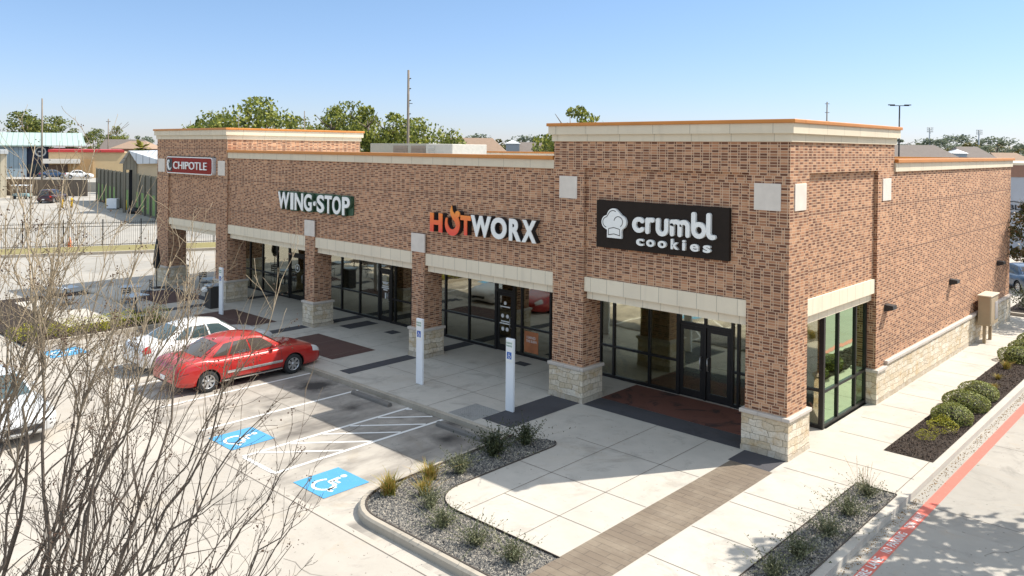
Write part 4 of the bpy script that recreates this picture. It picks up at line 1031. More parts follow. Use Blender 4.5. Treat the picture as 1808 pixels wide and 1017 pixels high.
# patio furniture
DKM = m_plain('dark_grey_metal', (.055, .05, .047), .5, .4); TOPM = m_plain('grey_blue_table_top', (.33, .37, .40), .3)
def table(x, y, rz, lb):
    t = thing('patio_table', lb, 'table', (x, y, .0), rz, 'patio tables'); bevel(MB().box(-.42, .42, -.42, .42, .72, .76).build('tabletop', TOPM, t), .01)
    MB().tube([(0, 0, .02), (0, 0, .72)], .04, 8).build('pedestal', DKM, t); MB().box(-.25, .25, -.25, .25, 0, .02).build('base', DKM, t); return t
def chair(x, y, rz, lb):
    t = thing('patio_chair', lb, 'chair', (x, y, 0), rz, 'patio chairs'); bevel(MB().box(-.21, .21, -.21, .21, .43, .46).build('seat', DKM, t), .008)
    q = MB()
    for z in (.58, .68, .78, .88): q.box(-.2, .2, .19, .21, z, z+.06)
    q.build('backrest', DKM, t)
    for sx in (-.19, .19):
        for sy in (-.19, .2): MB().tube([(sx, sy, 0), (sx, sy, .43 if sy < 0 else .95)], .014, 6).build('leg', DKM, t)
for x, y, a, lb in ((-28.6, -3.9, .2, 'square patio table at the edge of the planting, closest to the parked cars'), (-32.8, -5.4, .1, 'square patio table furthest out from the brick tower among bare twigs'), (-31.0, -3.2, 0, 'square patio table in the middle of the patio'), (-30.6, .75, 0, 'square patio table under the tower between its two brick legs')):
    table(x, y, a, lb)
for x, y, a, lb in ((-29.5, -3.9, 1.6, 'dark slatted chair left of the table by the planting'), (-31.0, -2.4, 0, 'dark slatted chair behind the middle patio table'), (-29.75, .75, -1.6, 'dark slatted chair under the tower right of its table'), (-31.5, .75, 1.6, 'dark slatted chair under the tower left of its table'), (-32.8, -6.2, 3.1, 'dark slatted chair in front of the outermost patio table')):
    chair(x, y, a, lb)
t = thing('trash_bin', 'dark square litter bin with a bag, beside the right leg of the left brick tower', 'bin', (-27.1, -1.0, .004))
bevel(MB().box(-.27, .27, -.27, .27, 0, 1.0).build('bin_body', DKM, t), .02); bevel(MB().box(-.3, .3, -.3, .3, 1.001, 1.07).build('lid', TOPM, t), .02)
MB().lathe([(.0, .72), (.16, .74), (.2, .85), (.12, .96), (0, .97)], 10, (-.2, -.28, 0)).build('bag', OFFW, t)
t = thing('folded_umbrella', 'folded black patio umbrella against the left leg of the left brick tower', 'umbrella', (-34.0, -.65, 0))
MB().lathe([(0, 1.0), (.12, 1.05), (.20, 1.3), (.12, 2.0), (.04, 2.55), (0, 2.6)], 12).build('canopy', BLACK, t); MB().tube([(0, 0, .05), (0, 0, 1.05)], .025, 8).build('pole', DKM, t); MB().lathe([(0, 0), (.28, 0), (.28, .05), (0, .07)], 16).build('base', DKM, t)
q = MB(); q.poly([(-.15, 0, 0), (.15, 0, 0), (.05, .13, .6), (-.05, .13, .6)]); q.poly([(.15, .28, 0), (-.15, .28, 0), (-.05, .15, .6), (.05, .15, .6)]); q.poly([(-.05, .13, .6), (.05, .13, .6), (.05, .15, .6), (-.05, .15, .6)])
o = q.build('wet_floor_sign', m_plain('caution_yellow', (.75, .5, .03), .4)); o.location = (-19.75, 3.1, .006); tag(o, 'small yellow folding floor sign inside the shop window', 'floor sign')

# ================================================================== planting
def sphere_pts(n, rs=nrs):
    d = rs.normal(size=(n, 3)); return d/np.linalg.norm(d, axis=1)[:, None]
def boxwood_mesh(name, mat, lump=.12, n=5200):
    d = sphere_pts(n); d = d[d[:, 2] > -.35]
    k = np.array([(math.sin(3.1*a+1.3*c)+math.sin(4.3*b+2*a)+math.sin(5.2*c+b)) for a, b, c in d])
    r = 1+lump*k/3-np.abs(nrs.normal(size=len(d)))*.045
    C = d*r[:, None]*np.array([1, 1, .82]); C[:, 2] += .30
    q = leaf_quads(C, .040, .6, d, .7)
    return quads_mesh(name, q, mat)
BOXL = m_leaf('boxwood_leaf', [(.06, .08, .018), (.145, .175, .038), (.25, .27, .06), (.36, .355, .10)], .5)
GOLDL = m_leaf('golden_shrub_leaf', [(.13, .14, .012), (.34, .33, .022), (.56, .50, .04), (.22, .23, .02)], .5)
SAGEL = m_leaf('sage_leaf', [(.06, .075, .035), (.13, .14, .07), (.22, .21, .12), (.09, .11, .05)], .6)
GRSL = m_leaf('ornamental_grass_blade', [(.10, .13, .02), (.24, .23, .04), (.42, .30, .09), (.40, .22, .05)], .6)
DARKCORE = m_plain('dark_shrub_core', (.03, .028, .015), .95)  # solid dark core that closes the shrub behind its leaves
bx = [boxwood_mesh('clipped_shrub', BOXL) for _ in range(3)]; gd = [boxwood_mesh('golden_shrub', GOLDL, .5, 1500) for _ in range(2)]
core = MB().lathe([(0, -.1), (.55, -.05), (.78, .25), (.72, .6), (.4, .9), (0, .98)], 14).mesh('shrub_core', DARKCORE)
def shrub(me, nm, lb, cat, loc, s, grp, rz, corem=True):
    o = bpy.data.objects.new(nm, me); COL.objects.link(o); o.location = loc; o.scale = s; o.rotation_euler = (0, 0, rz); tag(o, lb, cat, grp)
    if corem: c = bpy.data.objects.new('shrub_core', core); COL.objects.link(c); c.parent = o; c.scale = (.93, .93, .9)
    return o
bxs = [(2.08, 6.0, .52, .44, 'third clipped round shrub up the mulch bed from the golden shrubs'), (2.05, 7.55, .56, .45, 'middle clipped round shrub, large and flat topped, in the mulch bed'), (2.06, 9.05, .55, .43, 'clipped round shrub just before the row of small tufts in the mulch bed'),
       (1.95, 14.9, .58, .47, 'large clipped round shrub just past the small tufts in the mulch bed'), (1.82, 16.5, .5, .42, 'clipped round shrub level with the tan utility cabinet'), (1.75, 18.4, .46, .4, 'clipped round shrub past the tan utility cabinet, last one inside the frame'), (2.2, 20.2, .46, .4, 'clipped round shrub at the far end of the mulch bed')]
for i, (x, y, s, h, lb) in enumerate(bxs): shrub(bx[i % 3], 'clipped_shrub', lb, 'shrub', (x, y, .02), (s*1.02, s*1.12, h), 'clipped round shrubs along the side walk', i*1.7)
for i, (x, y, s, lb) in enumerate(((2.10, 4.95, .36, 'bright golden green bushy shrub, larger of two at the near end of the mulch bed'), (2.0, 3.95, .22, 'bright golden green low shrub, nearest the end of the mulch bed'))):
    shrub(gd[i], 'golden_shrub', lb, 'shrub', (x, y, .02), (s, s*1.1, s*.95), 'golden shrubs in the mulch bed', i*2.1, False)
def spray_mesh(name, mat, n, h, spread, w, droop=.5, kind='blade'):
    Q = []
    for i in range(n):
        a = nrs.uniform(0, 6.283); lean = abs(nrs.normal())*spread; hh = h*nrs.uniform(.6, 1.1); p0 = np.array([nrs.normal()*.05, nrs.normal()*.05, 0.]); d = np.array([math.cos(a), math.sin(a), 0]); sd = np.array([-math.sin(a), math.cos(a), 0])
        pts = [p0+d*lean*hh*(t+droop*t*t)+np.array([0, 0, hh*(t-droop*.35*t*t)]) for t in (0, .35, .7, 1.)]
        if kind == 'blade':
            ws = [w, w, w*.7, w*.15]
            for j in range(3): Q.append([pts[j]-sd*ws[j], pts[j]+sd*ws[j], pts[j+1]+sd*ws[j+1], pts[j+1]-sd*ws[j+1]])
        else:
            for j in range(3): Q.append([pts[j]-sd*.003, pts[j]+sd*.003, pts[j+1]+sd*.003, pts[j+1]-sd*.003])
            for t in np.linspace(.25, 1, 9):
                c = p0+d*lean*hh*(t+droop*t*t)+np.array([0, 0, hh*(t-droop*.35*t*t)]); v = nrs.normal(size=3); v /= np.linalg.norm(v); u_ = np.cross(v, nrs.normal(size=3)); u_ /= np.linalg.norm(u_)
                L_ = w*nrs.uniform(1.4, 2.6); Q.append([c, c+v*L_*.5+u_*w*.5, c+v*L_, c+v*L_*.5-u_*w*.5])
    return quads_mesh(name, np.array(Q), mat)
gm = [spray_mesh('grass_clump', GRSL, 260, .42, .42, .007) for _ in range(2)]; sm_ = [spray_mesh('low_shrub', SAGEL, 100, .36, .85, .022, .25, 'leafy') for _ in range(4)]
dm_ = [spray_mesh('low_shrub', m_leaf('dark_shrub_leaf', [(.018, .026, .012), (.04, .052, .022), (.075, .085, .035), (.12, .12, .05)], .5), 170, .55, .7, .028, .2, 'leafy') for _ in range(2)]
def plant(me, lb, cat, x, y, s, grp, z=-.01):
    o = bpy.data.objects.new(me.name.split('.')[0], me); COL.objects.link(o); o.location = (x, y, z); o.scale = (s, s, s*rnd.uniform(.9, 1.1)); o.rotation_euler = (0, 0, rnd.uniform(0, 6)); return tag(o, lb, cat, grp)
plant(gm[0], 'yellow green ornamental grass clump at the rounded kerb corner of the gravel bed', 'ornamental grass', -5.36, -7.9, 1.15, 'grass clumps in the gravel bed')
plant(gm[1], 'upright orange tipped grass clump beside the parking stall edge of the gravel bed', 'ornamental grass', -5.33, -6.75, 1.05, 'grass clumps in the gravel bed')
plant(gm[0], 'smaller orange tinged grass clump nearest the curved walkway edge', 'ornamental grass', -4.78, -7.40, .85, 'grass clumps in the gravel bed')
for i, (x, y, s, lb) in enumerate(((-5.1, -6.05, 1.15, 'low sage shrub in the sun just past the shadow line of the gravel bed'), (-4.25, -7.72, 1.05, 'low sage shrub on the inside of the curved kerb'), (-3.42, -8.1, 1.1, 'wide low sage shrub midway along the front strip of gravel'), (-2.42, -8.15, 1.05, 'low sage shrub right of the wide one on the gravel strip'), (-1.5, -8.12, 1.0, 'low sage shrub at the bottom edge of the gravel strip'))):
    plant(sm_[i % 4], lb, 'shrub', x, y, s, 'low shrubs in the gravel bed')
plant(dm_[0], 'large dark leafy shrub in the shade by the wheel stop', 'shrub', -5.28, -4.75, 1.15, 'shaded shrubs in the gravel bed'); plant(dm_[1], 'dark leafy shrub in the shade at the tip of the gravel bed', 'shrub', -5.22, -3.65, 1.0, 'shaded shrubs in the gravel bed')
for i, (x, y, s, lb) in enumerate(((2.17, -.75, .95, 'low shrub at the top end of the narrow gravel bed by the fire lane'), (2.2, -1.95, 1.1, 'second low shrub from the top of the narrow gravel bed'), (2.25, -3.1, 1.1, 'third low shrub from the top of the narrow gravel bed'), (2.22, -4.35, 1.15, 'fourth low shrub from the top of the narrow gravel bed'), (2.15, -5.3, 1.1, 'low shrub at the bottom edge of the picture in the narrow gravel bed'))):
    plant(sm_[(i+1) % 4], lb, 'shrub', x, y, s, 'low shrubs in the narrow gravel bed', .005)
plant(spray_mesh('dry_stalks', m_leaf('straw', [(.3, .2, .1), (.42, .3, .16)], .8, 0), 22, .7, .35, .012, .1, 'leafy'), 'tall thin dry stalks rising at the top end of the narrow gravel bed', 'plant', 2.0, -.5, 1., None, .005)
for i, (x, y, s, lb) in enumerate(((2.2, 10.3, .55, 'small yellowish tuft nearest the clipped round shrubs'), (2.0, 11.7, .5, 'small yellowish tuft in the middle of the bare mulch'), (1.9, 13.4, .75, 'spiky yellowish tuft nearest the far clipped shrubs'))):
    plant(gm[i % 2], lb, 'plant', x, y, s, 'small tufts in the mulch bed', .01)
# planting bed by the patio
struct(MB().prism([(-27.3, -9.2), (-25.5, -9.2), (-25.5, -4.2), (-26.3, -3.56), (-36, -3.56), (-36, -9.2)], -.25, -.05).build('planting_bed', MULCH, fix=True))
struct(MB().prism([(-25.5, -9.2), (-25.35, -9.2), (-25.35, -3.6), (-25.5, -3.6)], -.25, 0).build('kerb', CONC_CURB, fix=True))
struct(MB().rect(-34.8, -27.6, -7.0, -3.42, -.044).build('patio_floor', CONC_WALK))
for i in range(9):
    y = -9.0+i*.65; x = -26.4+rnd.uniform(-.3, .3)
    shrub(gd[i % 2], 'loose_shrub', ['olive green loose shrub in the patio planting nearest the aisle', 'olive green loose shrub in the patio planting by the blue marking', 'olive green loose shrub in the patio planting, third from the aisle', 'olive green loose shrub in the middle of the patio planting', 'olive green loose shrub in the patio planting level with the white sedan tail', 'olive green loose shrub in front of the patio table', 'olive green loose shrub right of the patio table', 'olive green loose shrub near the patio kerb', 'olive green loose shrub at the patio end of the planting'][i], 'shrub', (x, y, -.05), (.5, .5, .55), 'shrubs round the patio', i, False)
YUC = m_leaf('yucca_blade', [(.10, .12, .05), (.2, .2, .08), (.3, .26, .12)], .6)
ym = spray_mesh('spiky_plant', YUC, 60, .9, .5, .02, .1)
for s_, t_, lb in ((-37.8, 3.0, 'spiky yucca seen through the opening under the left tower'), (-37.6, .2, 'spiky yucca in the roadside mulch left of the brick tower'), (-38, -3, 'spiky yucca further left in the roadside mulch')):
    p = sN(s_, t_); plant(ym, lb, 'plant', p[0], p[1], 1., 'spiky plants along the side road', -.03)
shm = boxwood_mesh('roadside_shrub', m_leaf('olive_leaf', [(.05, .06, .02), (.12, .12, .04), (.2, .18, .07)], .6), .5, 900)
for s_, t_, k_, lb in ((-38.3, 5.2, .7, 'olive shrub beside the road seen under the left tower'), (-38, -1.5, .8, 'olive roadside shrub left of the left brick tower'), (-38.5, -4.6, .8, 'olive roadside shrub among the bare branches')):
    p = sN(s_, t_); shrub(shm, 'roadside_shrub', lb, 'shrub', (p[0], p[1], -.03), (k_, k_, k_), 'shrubs along the side road', t_, False)
# rear corner bush and right-hand building are in the background section

# ================================================================== foreground bare tree
def tube_tree():
    tr, tw, pods = MB(), MB(), MB()
    rt = random.Random(21)
    base = at(-270, 6.1, LOT)
    fork = pix(-25, 1250, 6.0)
    def bez(a, b, c, d, n): return [a*((1-t)**3)+b*(3*t*(1-t)**2)+c*(3*t*t*(1-t))+d*(t**3) for t in np.linspace(0, 1, n)]
    nod = []
    def wob(P, k): return [p+Vector((rt.gauss(0, k), rt.gauss(0, k), rt.gauss(0, k))) if 0 < i < len(P)-1 else p for i, p in enumerate(P)]
    forks = [pix(-60, 1470, 6.0), pix(-230, 1400, 6.3), pix(30, 1560, 5.7), pix(-140, 1560, 6.7), pix(120, 1620, 6.2)]
    for i, f in enumerate(forks):
        off = Vector((rt.uniform(-.12, .12), rt.uniform(-.12, .12), 0)); P = wob(bez(base+off, base+off+Vector((0, 0, 1.2)), f-Vector((0, 0, .8)), f, 9), .015)
        tr.tube(P, [.05-.028*j/8 for j in range(9)], 9)
    def pod_cluster(p, n, spread):
        for _ in range(n):
            c = p+Vector((rt.gauss(0, spread), rt.gauss(0, spread), rt.gauss(0, spread))); r = rt.uniform(.0045, .0085); b = len(pods.v)
            pods.v += [(c.x+r, c.y, c.z), (c.x-r, c.y, c.z), (c.x, c.y+r, c.z), (c.x, c.y-r, c.z), (c.x, c.y, c.z+r), (c.x, c.y, c.z-r)]
            for f in ((0, 2, 4), (2, 1, 4), (1, 3, 4), (3, 0, 4), (2, 0, 5), (1, 2, 5), (3, 1, 5), (0, 3, 5)): pods.f.append(tuple(b+q for q in f)); pods.mi.append(0); pods.sm.append(False)
    def branch(p, d, L, r, lev):
        n = 6 if lev == 1 else 5; P = [p]; cur = p; dd = d.normalized()
        for i in range(n):
            dd = (dd+Vector((rt.gauss(0, .13), rt.gauss(0, .13), rt.gauss(0, .10)+.07))).normalized(); cur = cur+dd*(L/n); P.append(cur)
        tw.tube(P, [max(.0019, r*(1-.72*i/n)) for i in range(n+1)], 5 if lev == 1 else 3, cap=False)
        if lev < 3:
            m = (rt.randint(4, 6) if p.z > 5.6 else rt.randint(2, 4)) if lev == 1 else rt.randint(1, 3)
            for _ in range(m):
                t = rt.uniform(.2, .95); i = int(t*n); q = P[i].lerp(P[min(i+1, n)], t*n-i); ax = (P[min(i+1, n)]-P[i]).normalized()
                s_ = ax.orthogonal().normalized(); s_.rotate(Matrix.Rotation(rt.uniform(0, 6.28), 3, ax)); nd_ = (ax+s_*rt.uniform(.35, 1.15)).normalized()
                branch(q, nd_, L*rt.uniform(.35, .62), r*.55, lev+1)
        if lev >= 2 and rt.random() < .10 or (lev == 1 and rt.random() < .4): pod_cluster(P[-1], rt.randint(4, 9), .028)
    T = [(15, 300, 6.5), (62, 255, 7.2), (112, 318, 6.2), (168, 262, 7.0), (150, 420, 5.6), (215, 392, 6.7), (252, 430, 6.0), (302, 462, 6.8), (328, 498, 6.0), (338, 425, 7.4), (262, 560, 6.5), (492, 512, 6.2),
         (422, 600, 5.9), (395, 650, 6.7), (478, 722, 5.8), (540, 790, 6.3), (528, 884, 6.5), (550, 842, 5.7), (440, 905, 6.0), (380, 760, 5.5), (92, 600, 5.1), (200, 650, 5.4), (30, 430, 7.6),
         (515, 962, 6.4), (300, 660, 6.9), (130, 520, 7.0), (20, 660, 6.2), (330, 585, 7.5), (240, 700, 5.8), (70, 400, 6.0), (190, 500, 7.8), (455, 660, 7.2), (350, 690, 6.2), (10, 380, 5.4), (280, 540, 5.6),
         (225, 480, 6.4), (345, 520, 6.6), (100, 470, 6.4), (480, 840, 6.9), (410, 800, 7.3), (300, 800, 5.2), (350, 880, 5.6), (230, 800, 6.2), (180, 560, 6.6), (290, 590, 7.2)]
    for (x, y, d) in T:
        e = pix(x, y, d); best = min(forks, key=lambda f: (f-e).length+rt.uniform(0, .9)); s0 = best.lerp(e, 0)
        up = Vector((0, 0, 1)); L = (e-s0).length
        c1 = s0+((e-s0).normalized()*.85+up*.18+Vector((rt.gauss(0, .12), rt.gauss(0, .12), 0)))*L*.35; c2 = e-((e-s0).normalized()*.9+up*.12+Vector((rt.gauss(0, .12), rt.gauss(0, .12), 0)))*L*.3
        P = wob(bez(s0, c1, c2, e, 15), L*.0085); r0 = .0065+.0029*L*rt.uniform(.55, 1.3)
        rr = [max(.003, r0*(1-.82*(i/14)**.85)) for i in range(15)]
        tr.tube(P[:6], rr[:6], 7, cap=False); tw.tube(P[5:], rr[5:], 6)
        for i in range(3, 15):
            for _ in range((0 if rt.random() < .72 else 1) if i < 7 else (rt.choice((2, 3, 3)) if P[i].z > 5.6 else rt.choice((0, 1, 1)))):
                ax = (P[i]-P[i-1]).normalized(); s_ = ax.orthogonal().normalized(); s_.rotate(Matrix.Rotation(rt.uniform(0, 6.28), 3, ax)); nd_ = (ax+s_*rt.uniform(.25, .75)+up*.1).normalized()
                f = i/14; branch(P[i-1].lerp(P[i], rt.random()), nd_, rt.uniform(.45, 1.05)*(1-.45*f)*min(1, L/2.6), rr[i]*.6+.001, 1 if f < .8 else 2)
        pod_cluster(e, rt.randint(5, 11), .03)
    t = thing('bare_tree', 'leafless multi stemmed tree with tan twigs and seed pods before the parking lot', 'tree', base)
    inv = Matrix.Translation(-Vector(base))
    for mb, nm, mt in ((tr, 'trunk', TWIG), (tw, 'twigs', TWIG), (pods, 'seed_pods', PODS)):
        o = mb.build(nm, mt, t); o.data.transform(inv)
tube_tree()

# ================================================================== leafy trees
PINE = m_leaf('pine_foliage', [(.045, .065, .015), (.12, .15, .028), (.22, .245, .04), (.34, .33, .06)], .6, .3)
OAK = m_leaf('oak_foliage', [(.035, .055, .015), (.085, .115, .028), (.17, .19, .04), (.28, .26, .06)], .6, .3)
FAR = m_leaf('far_foliage', [(.09, .12, .10), (.13, .165, .12), (.18, .21, .14), (.24, .25, .16)], .7, .3)  # distance haze put into the leaf colours, paler and bluer
AUT = m_leaf('yellowing_foliage', [(.06, .065, .02), (.14, .125, .035), (.23, .19, .05)], .6, .3)
def crown_mesh(name, mat, seed, H=1., n=2600, leaf=.030, clumps=42, rx=.42, z0=.32, pine=False):
    rs = np.random.RandomState(seed); C = []
    for i in range(clumps):
        t = rs.uniform(0, 1); z = z0+(1-z0)*t; prof = math.sin(math.pi*min(1, .12+.88*(1-t)**.8)) if pine else math.sqrt(max(.05, 1-(2*t-1.0)**2))*.95+.08
        a = rs.uniform(0, 6.283); rr = rx*prof*math.sqrt(rs.uniform(.1, 1)); c = np.array([rr*math.cos(a), rr*math.sin(a), z*.96])
        s = rx*rs.uniform(.16, .34); m = int(n/clumps*rs.uniform(.6, 1.4)); d = rs.normal(size=(m, 3)); d /= np.linalg.norm(d, axis=1)[:, None]
        C.append(c+d*(rs.uniform(.35, 1., m)**.6)[:, None]*s*np.array([1.15, 1.15, .72]))
    C = np.concatenate(C); nm = C-np.array([0, 0, (1+z0)/2]); nm /= np.linalg.norm(nm, axis=1)[:, None]
    return quads_mesh(name, leaf_quads(C, leaf, .7, nm, 1.1, rs), mat)
def trunk_mesh(name, seed, r=.022, z1=.85, rx=.3):
    rs = random.Random(seed); q = MB(); P = [(rs.gauss(0, .008), rs.gauss(0, .008), z) for z in np.linspace(0, z1, 6)]; P[0] = (0, 0, 0); q.tube(P, [r*(1-.75*i/5) for i in range(6)], 8)
    for i in range(9):
        z = rs.uniform(.35, .8); a = rs.uniform(0, 6.28); L = rx*rs.uniform(.5, .95); q.tube([(0, 0, z), (L*.5*math.cos(a), L*.5*math.sin(a), z+.05), (L*math.cos(a), L*math.sin(a), z+.14)], [r*.42, r*.3, r*.1], 5)
    return q.mesh(name, BARK)
PROT = {}
def proto(kind):
    if kind not in PROT:
        A = dict(pine=(PINE, 5, dict(n=3600, leaf=.017, clumps=46, rx=.34, z0=.40, pine=True)), oak=(OAK, 9, dict(n=3400, leaf=.019, clumps=44, rx=.46, z0=.25)), oak2=(PINE, 14, dict(n=3400, leaf=.019, clumps=40, rx=.50, z0=.28)),
                 far=(FAR, 17, dict(n=1800, leaf=.026, clumps=24, rx=.5, z0=.12)), far2=(FAR, 23, dict(n=1800, leaf=.026, clumps=20, rx=.6, z0=.1)), aut=(AUT, 31, dict(n=1100, leaf=.032, clumps=24, rx=.5, z0=.15)))[kind]
        PROT[kind] = (crown_mesh('crown', A[0], A[1], **A[2]), trunk_mesh('trunk', A[1]))
    return PROT[kind]
def tree(px, dep, ytop, lb, kind='pine', grp=None, wide=1., zg=-.3, cat='tree', rz=None):
    cm, tm = proto(kind); H = zpx(px, ytop, dep)-zg; t = thing({'pine': 'pine_tree'}.get(kind, 'leafy_tree'), lb, cat, at(px, dep, zg), rnd.uniform(0, 6) if rz is None else rz, grp, (H*wide, H*wide, H))
    for me, nm in ((cm, 'crown'), (tm, 'trunk')): o = bpy.data.objects.new(nm, me); COL.objects.link(o); o.parent = t
    return t
GB = 'tall trees behind the roof'
tree(378, 112, 205, 'small round tree crown at the left end of the tree row behind the roof', 'oak2', GB, .8)
tree(437, 105, 176, 'tall broad tree in the left clump behind the roof, thick crown', 'oak2', GB, 1.0)
tree(470, 112, 196, 'tree on the right flank of the left clump behind the roof', 'pine', GB, 1.)
tree(528, 125, 208, 'low dark round tree standing in the gap behind the roof', 'oak', GB, .9)
tree(585, 105, 190, 'loose crowned pine left of the two tall pines behind the roof', 'pine', GB, .9)
tree(618, 110, 184, 'tall pine with a yellowish top behind the roof', 'oak2', GB, .75)
tree(648, 103, 186, 'slender pine with visible trunk behind the tower end', 'pine', GB, .75)
tree(690, 104, 199, 'dense pine just left of the big wooden utility pole', 'pine', GB, 1.05)
tree(748, 108, 212, 'rounded green tree just right of the big wooden utility pole', 'oak2', GB, .95)
tree(1008, 75, 187, 'tree top poking up behind the left end of the tall brick tower', 'pine', None, .8)
tree(965, 160, 240, 'dark tree beside the tower behind the house roofs', 'oak', None, .7)
tree(48, 200, 198, 'large dark tree behind the blue building, left of the pole', 'oak', 'trees behind the blue building', .95); tree(90, 205, 206, 'large dark tree behind the blue building, right of the pole', 'oak', 'trees behind the blue building', .95)
tree(165, 290, 228, 'dark tree right of the green metal roof in the distance', 'oak', None, .9); tree(205, 260, 222, 'thin sparse tree beside the second pole', 'pine', None, .7)
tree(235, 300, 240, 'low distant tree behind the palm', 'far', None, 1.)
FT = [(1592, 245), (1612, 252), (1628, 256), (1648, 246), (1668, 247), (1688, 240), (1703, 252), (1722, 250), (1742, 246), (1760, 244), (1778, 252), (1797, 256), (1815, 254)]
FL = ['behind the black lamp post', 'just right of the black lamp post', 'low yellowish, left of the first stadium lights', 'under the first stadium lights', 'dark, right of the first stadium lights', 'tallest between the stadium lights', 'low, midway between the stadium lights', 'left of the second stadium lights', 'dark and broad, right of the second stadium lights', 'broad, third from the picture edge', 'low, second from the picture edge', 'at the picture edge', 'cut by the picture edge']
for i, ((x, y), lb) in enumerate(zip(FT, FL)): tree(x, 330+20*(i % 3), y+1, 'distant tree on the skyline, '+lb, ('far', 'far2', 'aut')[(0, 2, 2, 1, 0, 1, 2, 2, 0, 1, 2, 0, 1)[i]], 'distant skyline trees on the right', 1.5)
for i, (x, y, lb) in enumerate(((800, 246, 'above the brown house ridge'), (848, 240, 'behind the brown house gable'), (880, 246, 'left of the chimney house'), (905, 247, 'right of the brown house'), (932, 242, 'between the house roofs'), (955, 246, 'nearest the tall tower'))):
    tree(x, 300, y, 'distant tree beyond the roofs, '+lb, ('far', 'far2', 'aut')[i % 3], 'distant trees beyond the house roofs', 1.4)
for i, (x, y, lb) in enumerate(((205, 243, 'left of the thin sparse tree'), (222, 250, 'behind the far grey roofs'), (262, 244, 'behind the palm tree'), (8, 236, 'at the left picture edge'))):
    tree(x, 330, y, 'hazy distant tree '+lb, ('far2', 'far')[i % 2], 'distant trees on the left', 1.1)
struct(MB().box(-60, 60, 0, 40, 0, 6).build('far_woods', m_plain('distant_wood', (.09, .105, .06), .95, sc=.15, var=.4)), 'stuff')
fw = COL.objects['far_woods']; fw.location = at(1300, 480, -.3); fw.rotation_euler = (0, 0, FACE); fw.scale = (5.5, 1, .95)
# tree at the right edge
t = thing('leafy_tree', 'dark leafy tree with reddish leaf tips at the right edge of the picture', 'tree', (1.55, 24.3, -.15))
cm = crown_mesh('crown', m_leaf('evergreen_leaf', [(.02, .028, .008), (.05, .055, .016), (.09, .08, .025), (.16, .085, .045)], .5), 44, n=9000, leaf=.011, clumps=60, rx=.32, z0=.36)
for me, nm in ((cm, 'crown'), (trunk_mesh('trunk', 3, .012), 'trunk')): o = bpy.data.objects.new(nm, me); COL.objects.link(o); o.parent = t
t.scale = (6.4, 6.4, 6.4)
# shade tree beyond the right edge whose shadow falls on the drive
t = thing('leafy_tree', 'tall shade tree outside the right edge that shades the fire lane', 'tree', (9.3, 2.0, -.15))
cm = crown_mesh('crown', OAK, 57, n=5200, leaf=.016, clumps=46, rx=.36, z0=.45)
for me, nm in ((cm, 'crown'), (trunk_mesh('trunk', 4, .016), 'trunk')): o = bpy.data.objects.new(nm, me); COL.objects.link(o); o.parent = t
t.scale = (10.2, 10.2, 11.2)
# palm
p = at(250, 128, -.3); t = thing('palm_tree', 'yellow green palm behind the dumpster shed', 'palm tree', p)
Hp = zpx(250, 262, 128)+.3; MB().tube([(0, 0, 0), (.1, 0, Hp*.5), (0, 0, Hp)], [.25, .2, .18], 8).build('trunk', BARK, t)
Q = []
for i in range(46):
    a = rnd.uniform(0, 6.28); e = rnd.uniform(-.5, 1.1); d = np.array([math.cos(a)*math.cos(e), math.sin(a)*math.cos(e), math.sin(e)]); sd_ = np.array([-math.sin(a), math.cos(a), 0]); L = rnd.uniform(1.4, 2.2)
    pts = [np.array([0, 0, Hp])+d*L*q+np.array([0, 0, -.5*q*q]) for q in (0, .4, .75, 1.1)]; ws = [.06, .3, .38, .05]
    for j in range(3): Q.append([pts[j]-sd_*ws[j], pts[j]+sd_*ws[j], pts[j+1]+sd_*ws[j+1], pts[j+1]-sd_*ws[j+1]])
o = bpy.data.objects.new('crown', quads_mesh('crown', np.array(Q), m_leaf('palm_frond', [(.10, .11, .02), (.28, .26, .05), (.42, .36, .09)], .6))); COL.objects.link(o); o.parent = t

# ================================================================== background buildings and poles
def far_thing(name, lb, cat, px, dep, zg=-.3, grp=None, rz=0.): return thing(name, lb, cat, at(px, dep, zg), FACE+rz, grp)
def wpx(a, dep): return a*dep/FPX
# blue-grey building with green roof
D = 165.; t = far_thing('blue_building', 'pale blue metal building with a light green standing seam roof', 'building', 40, D, rz=R(30))
def X(px, c=40, d=None): return (px-c)*(d or D)/FPX*.87
def Z(py, px, d=None): return zpx(px, py, d or D)+.3
zt = Z(256, 50)
MB().box(X(-60), X(47), 0, 22, 0, zt).build('wall', m_board('pale_blue_siding', ((.36, .45, .52), (.42, .5, .57)), .8), t)
nav = MB().box(X(47.1), X(86), .5, 22, 0, zt).build('wall', m_plain('navy_wall', (.018, .028, .06), .6), t)
MB().box(X(86.1), X(150), .8, 22, 0, Z(262, 120)).build('wall', m_plain('tan_wall', (.34, .28, .2), .8), t)
MB().poly([(X(-62), -1, zt-.05), (X(153), -1, zt-.05), (X(150), 11, Z(233, 100)), (X(-62), 11, Z(233, 0))]).poly([(X(-62), -1, zt-.3), (X(-62), -1, zt-.05), (X(153), -1, zt-.05), (X(153), -1, zt-.3)]).poly([(X(-62), 23, zt), (X(-62), 11, Z(233, 0)), (X(150), 11, Z(233, 100)), (X(150), 23, zt)]).poly([(X(150), 11, Z(233, 100)), (X(153), -1, zt-.05), (X(150), 23, zt)]).build('roof', m_roofmetal('pale_green_metal', (.42, .52, .46), 1.0), t)
q = MB(); cx, cz, rr = X(71), Z(268, 71), 1.05
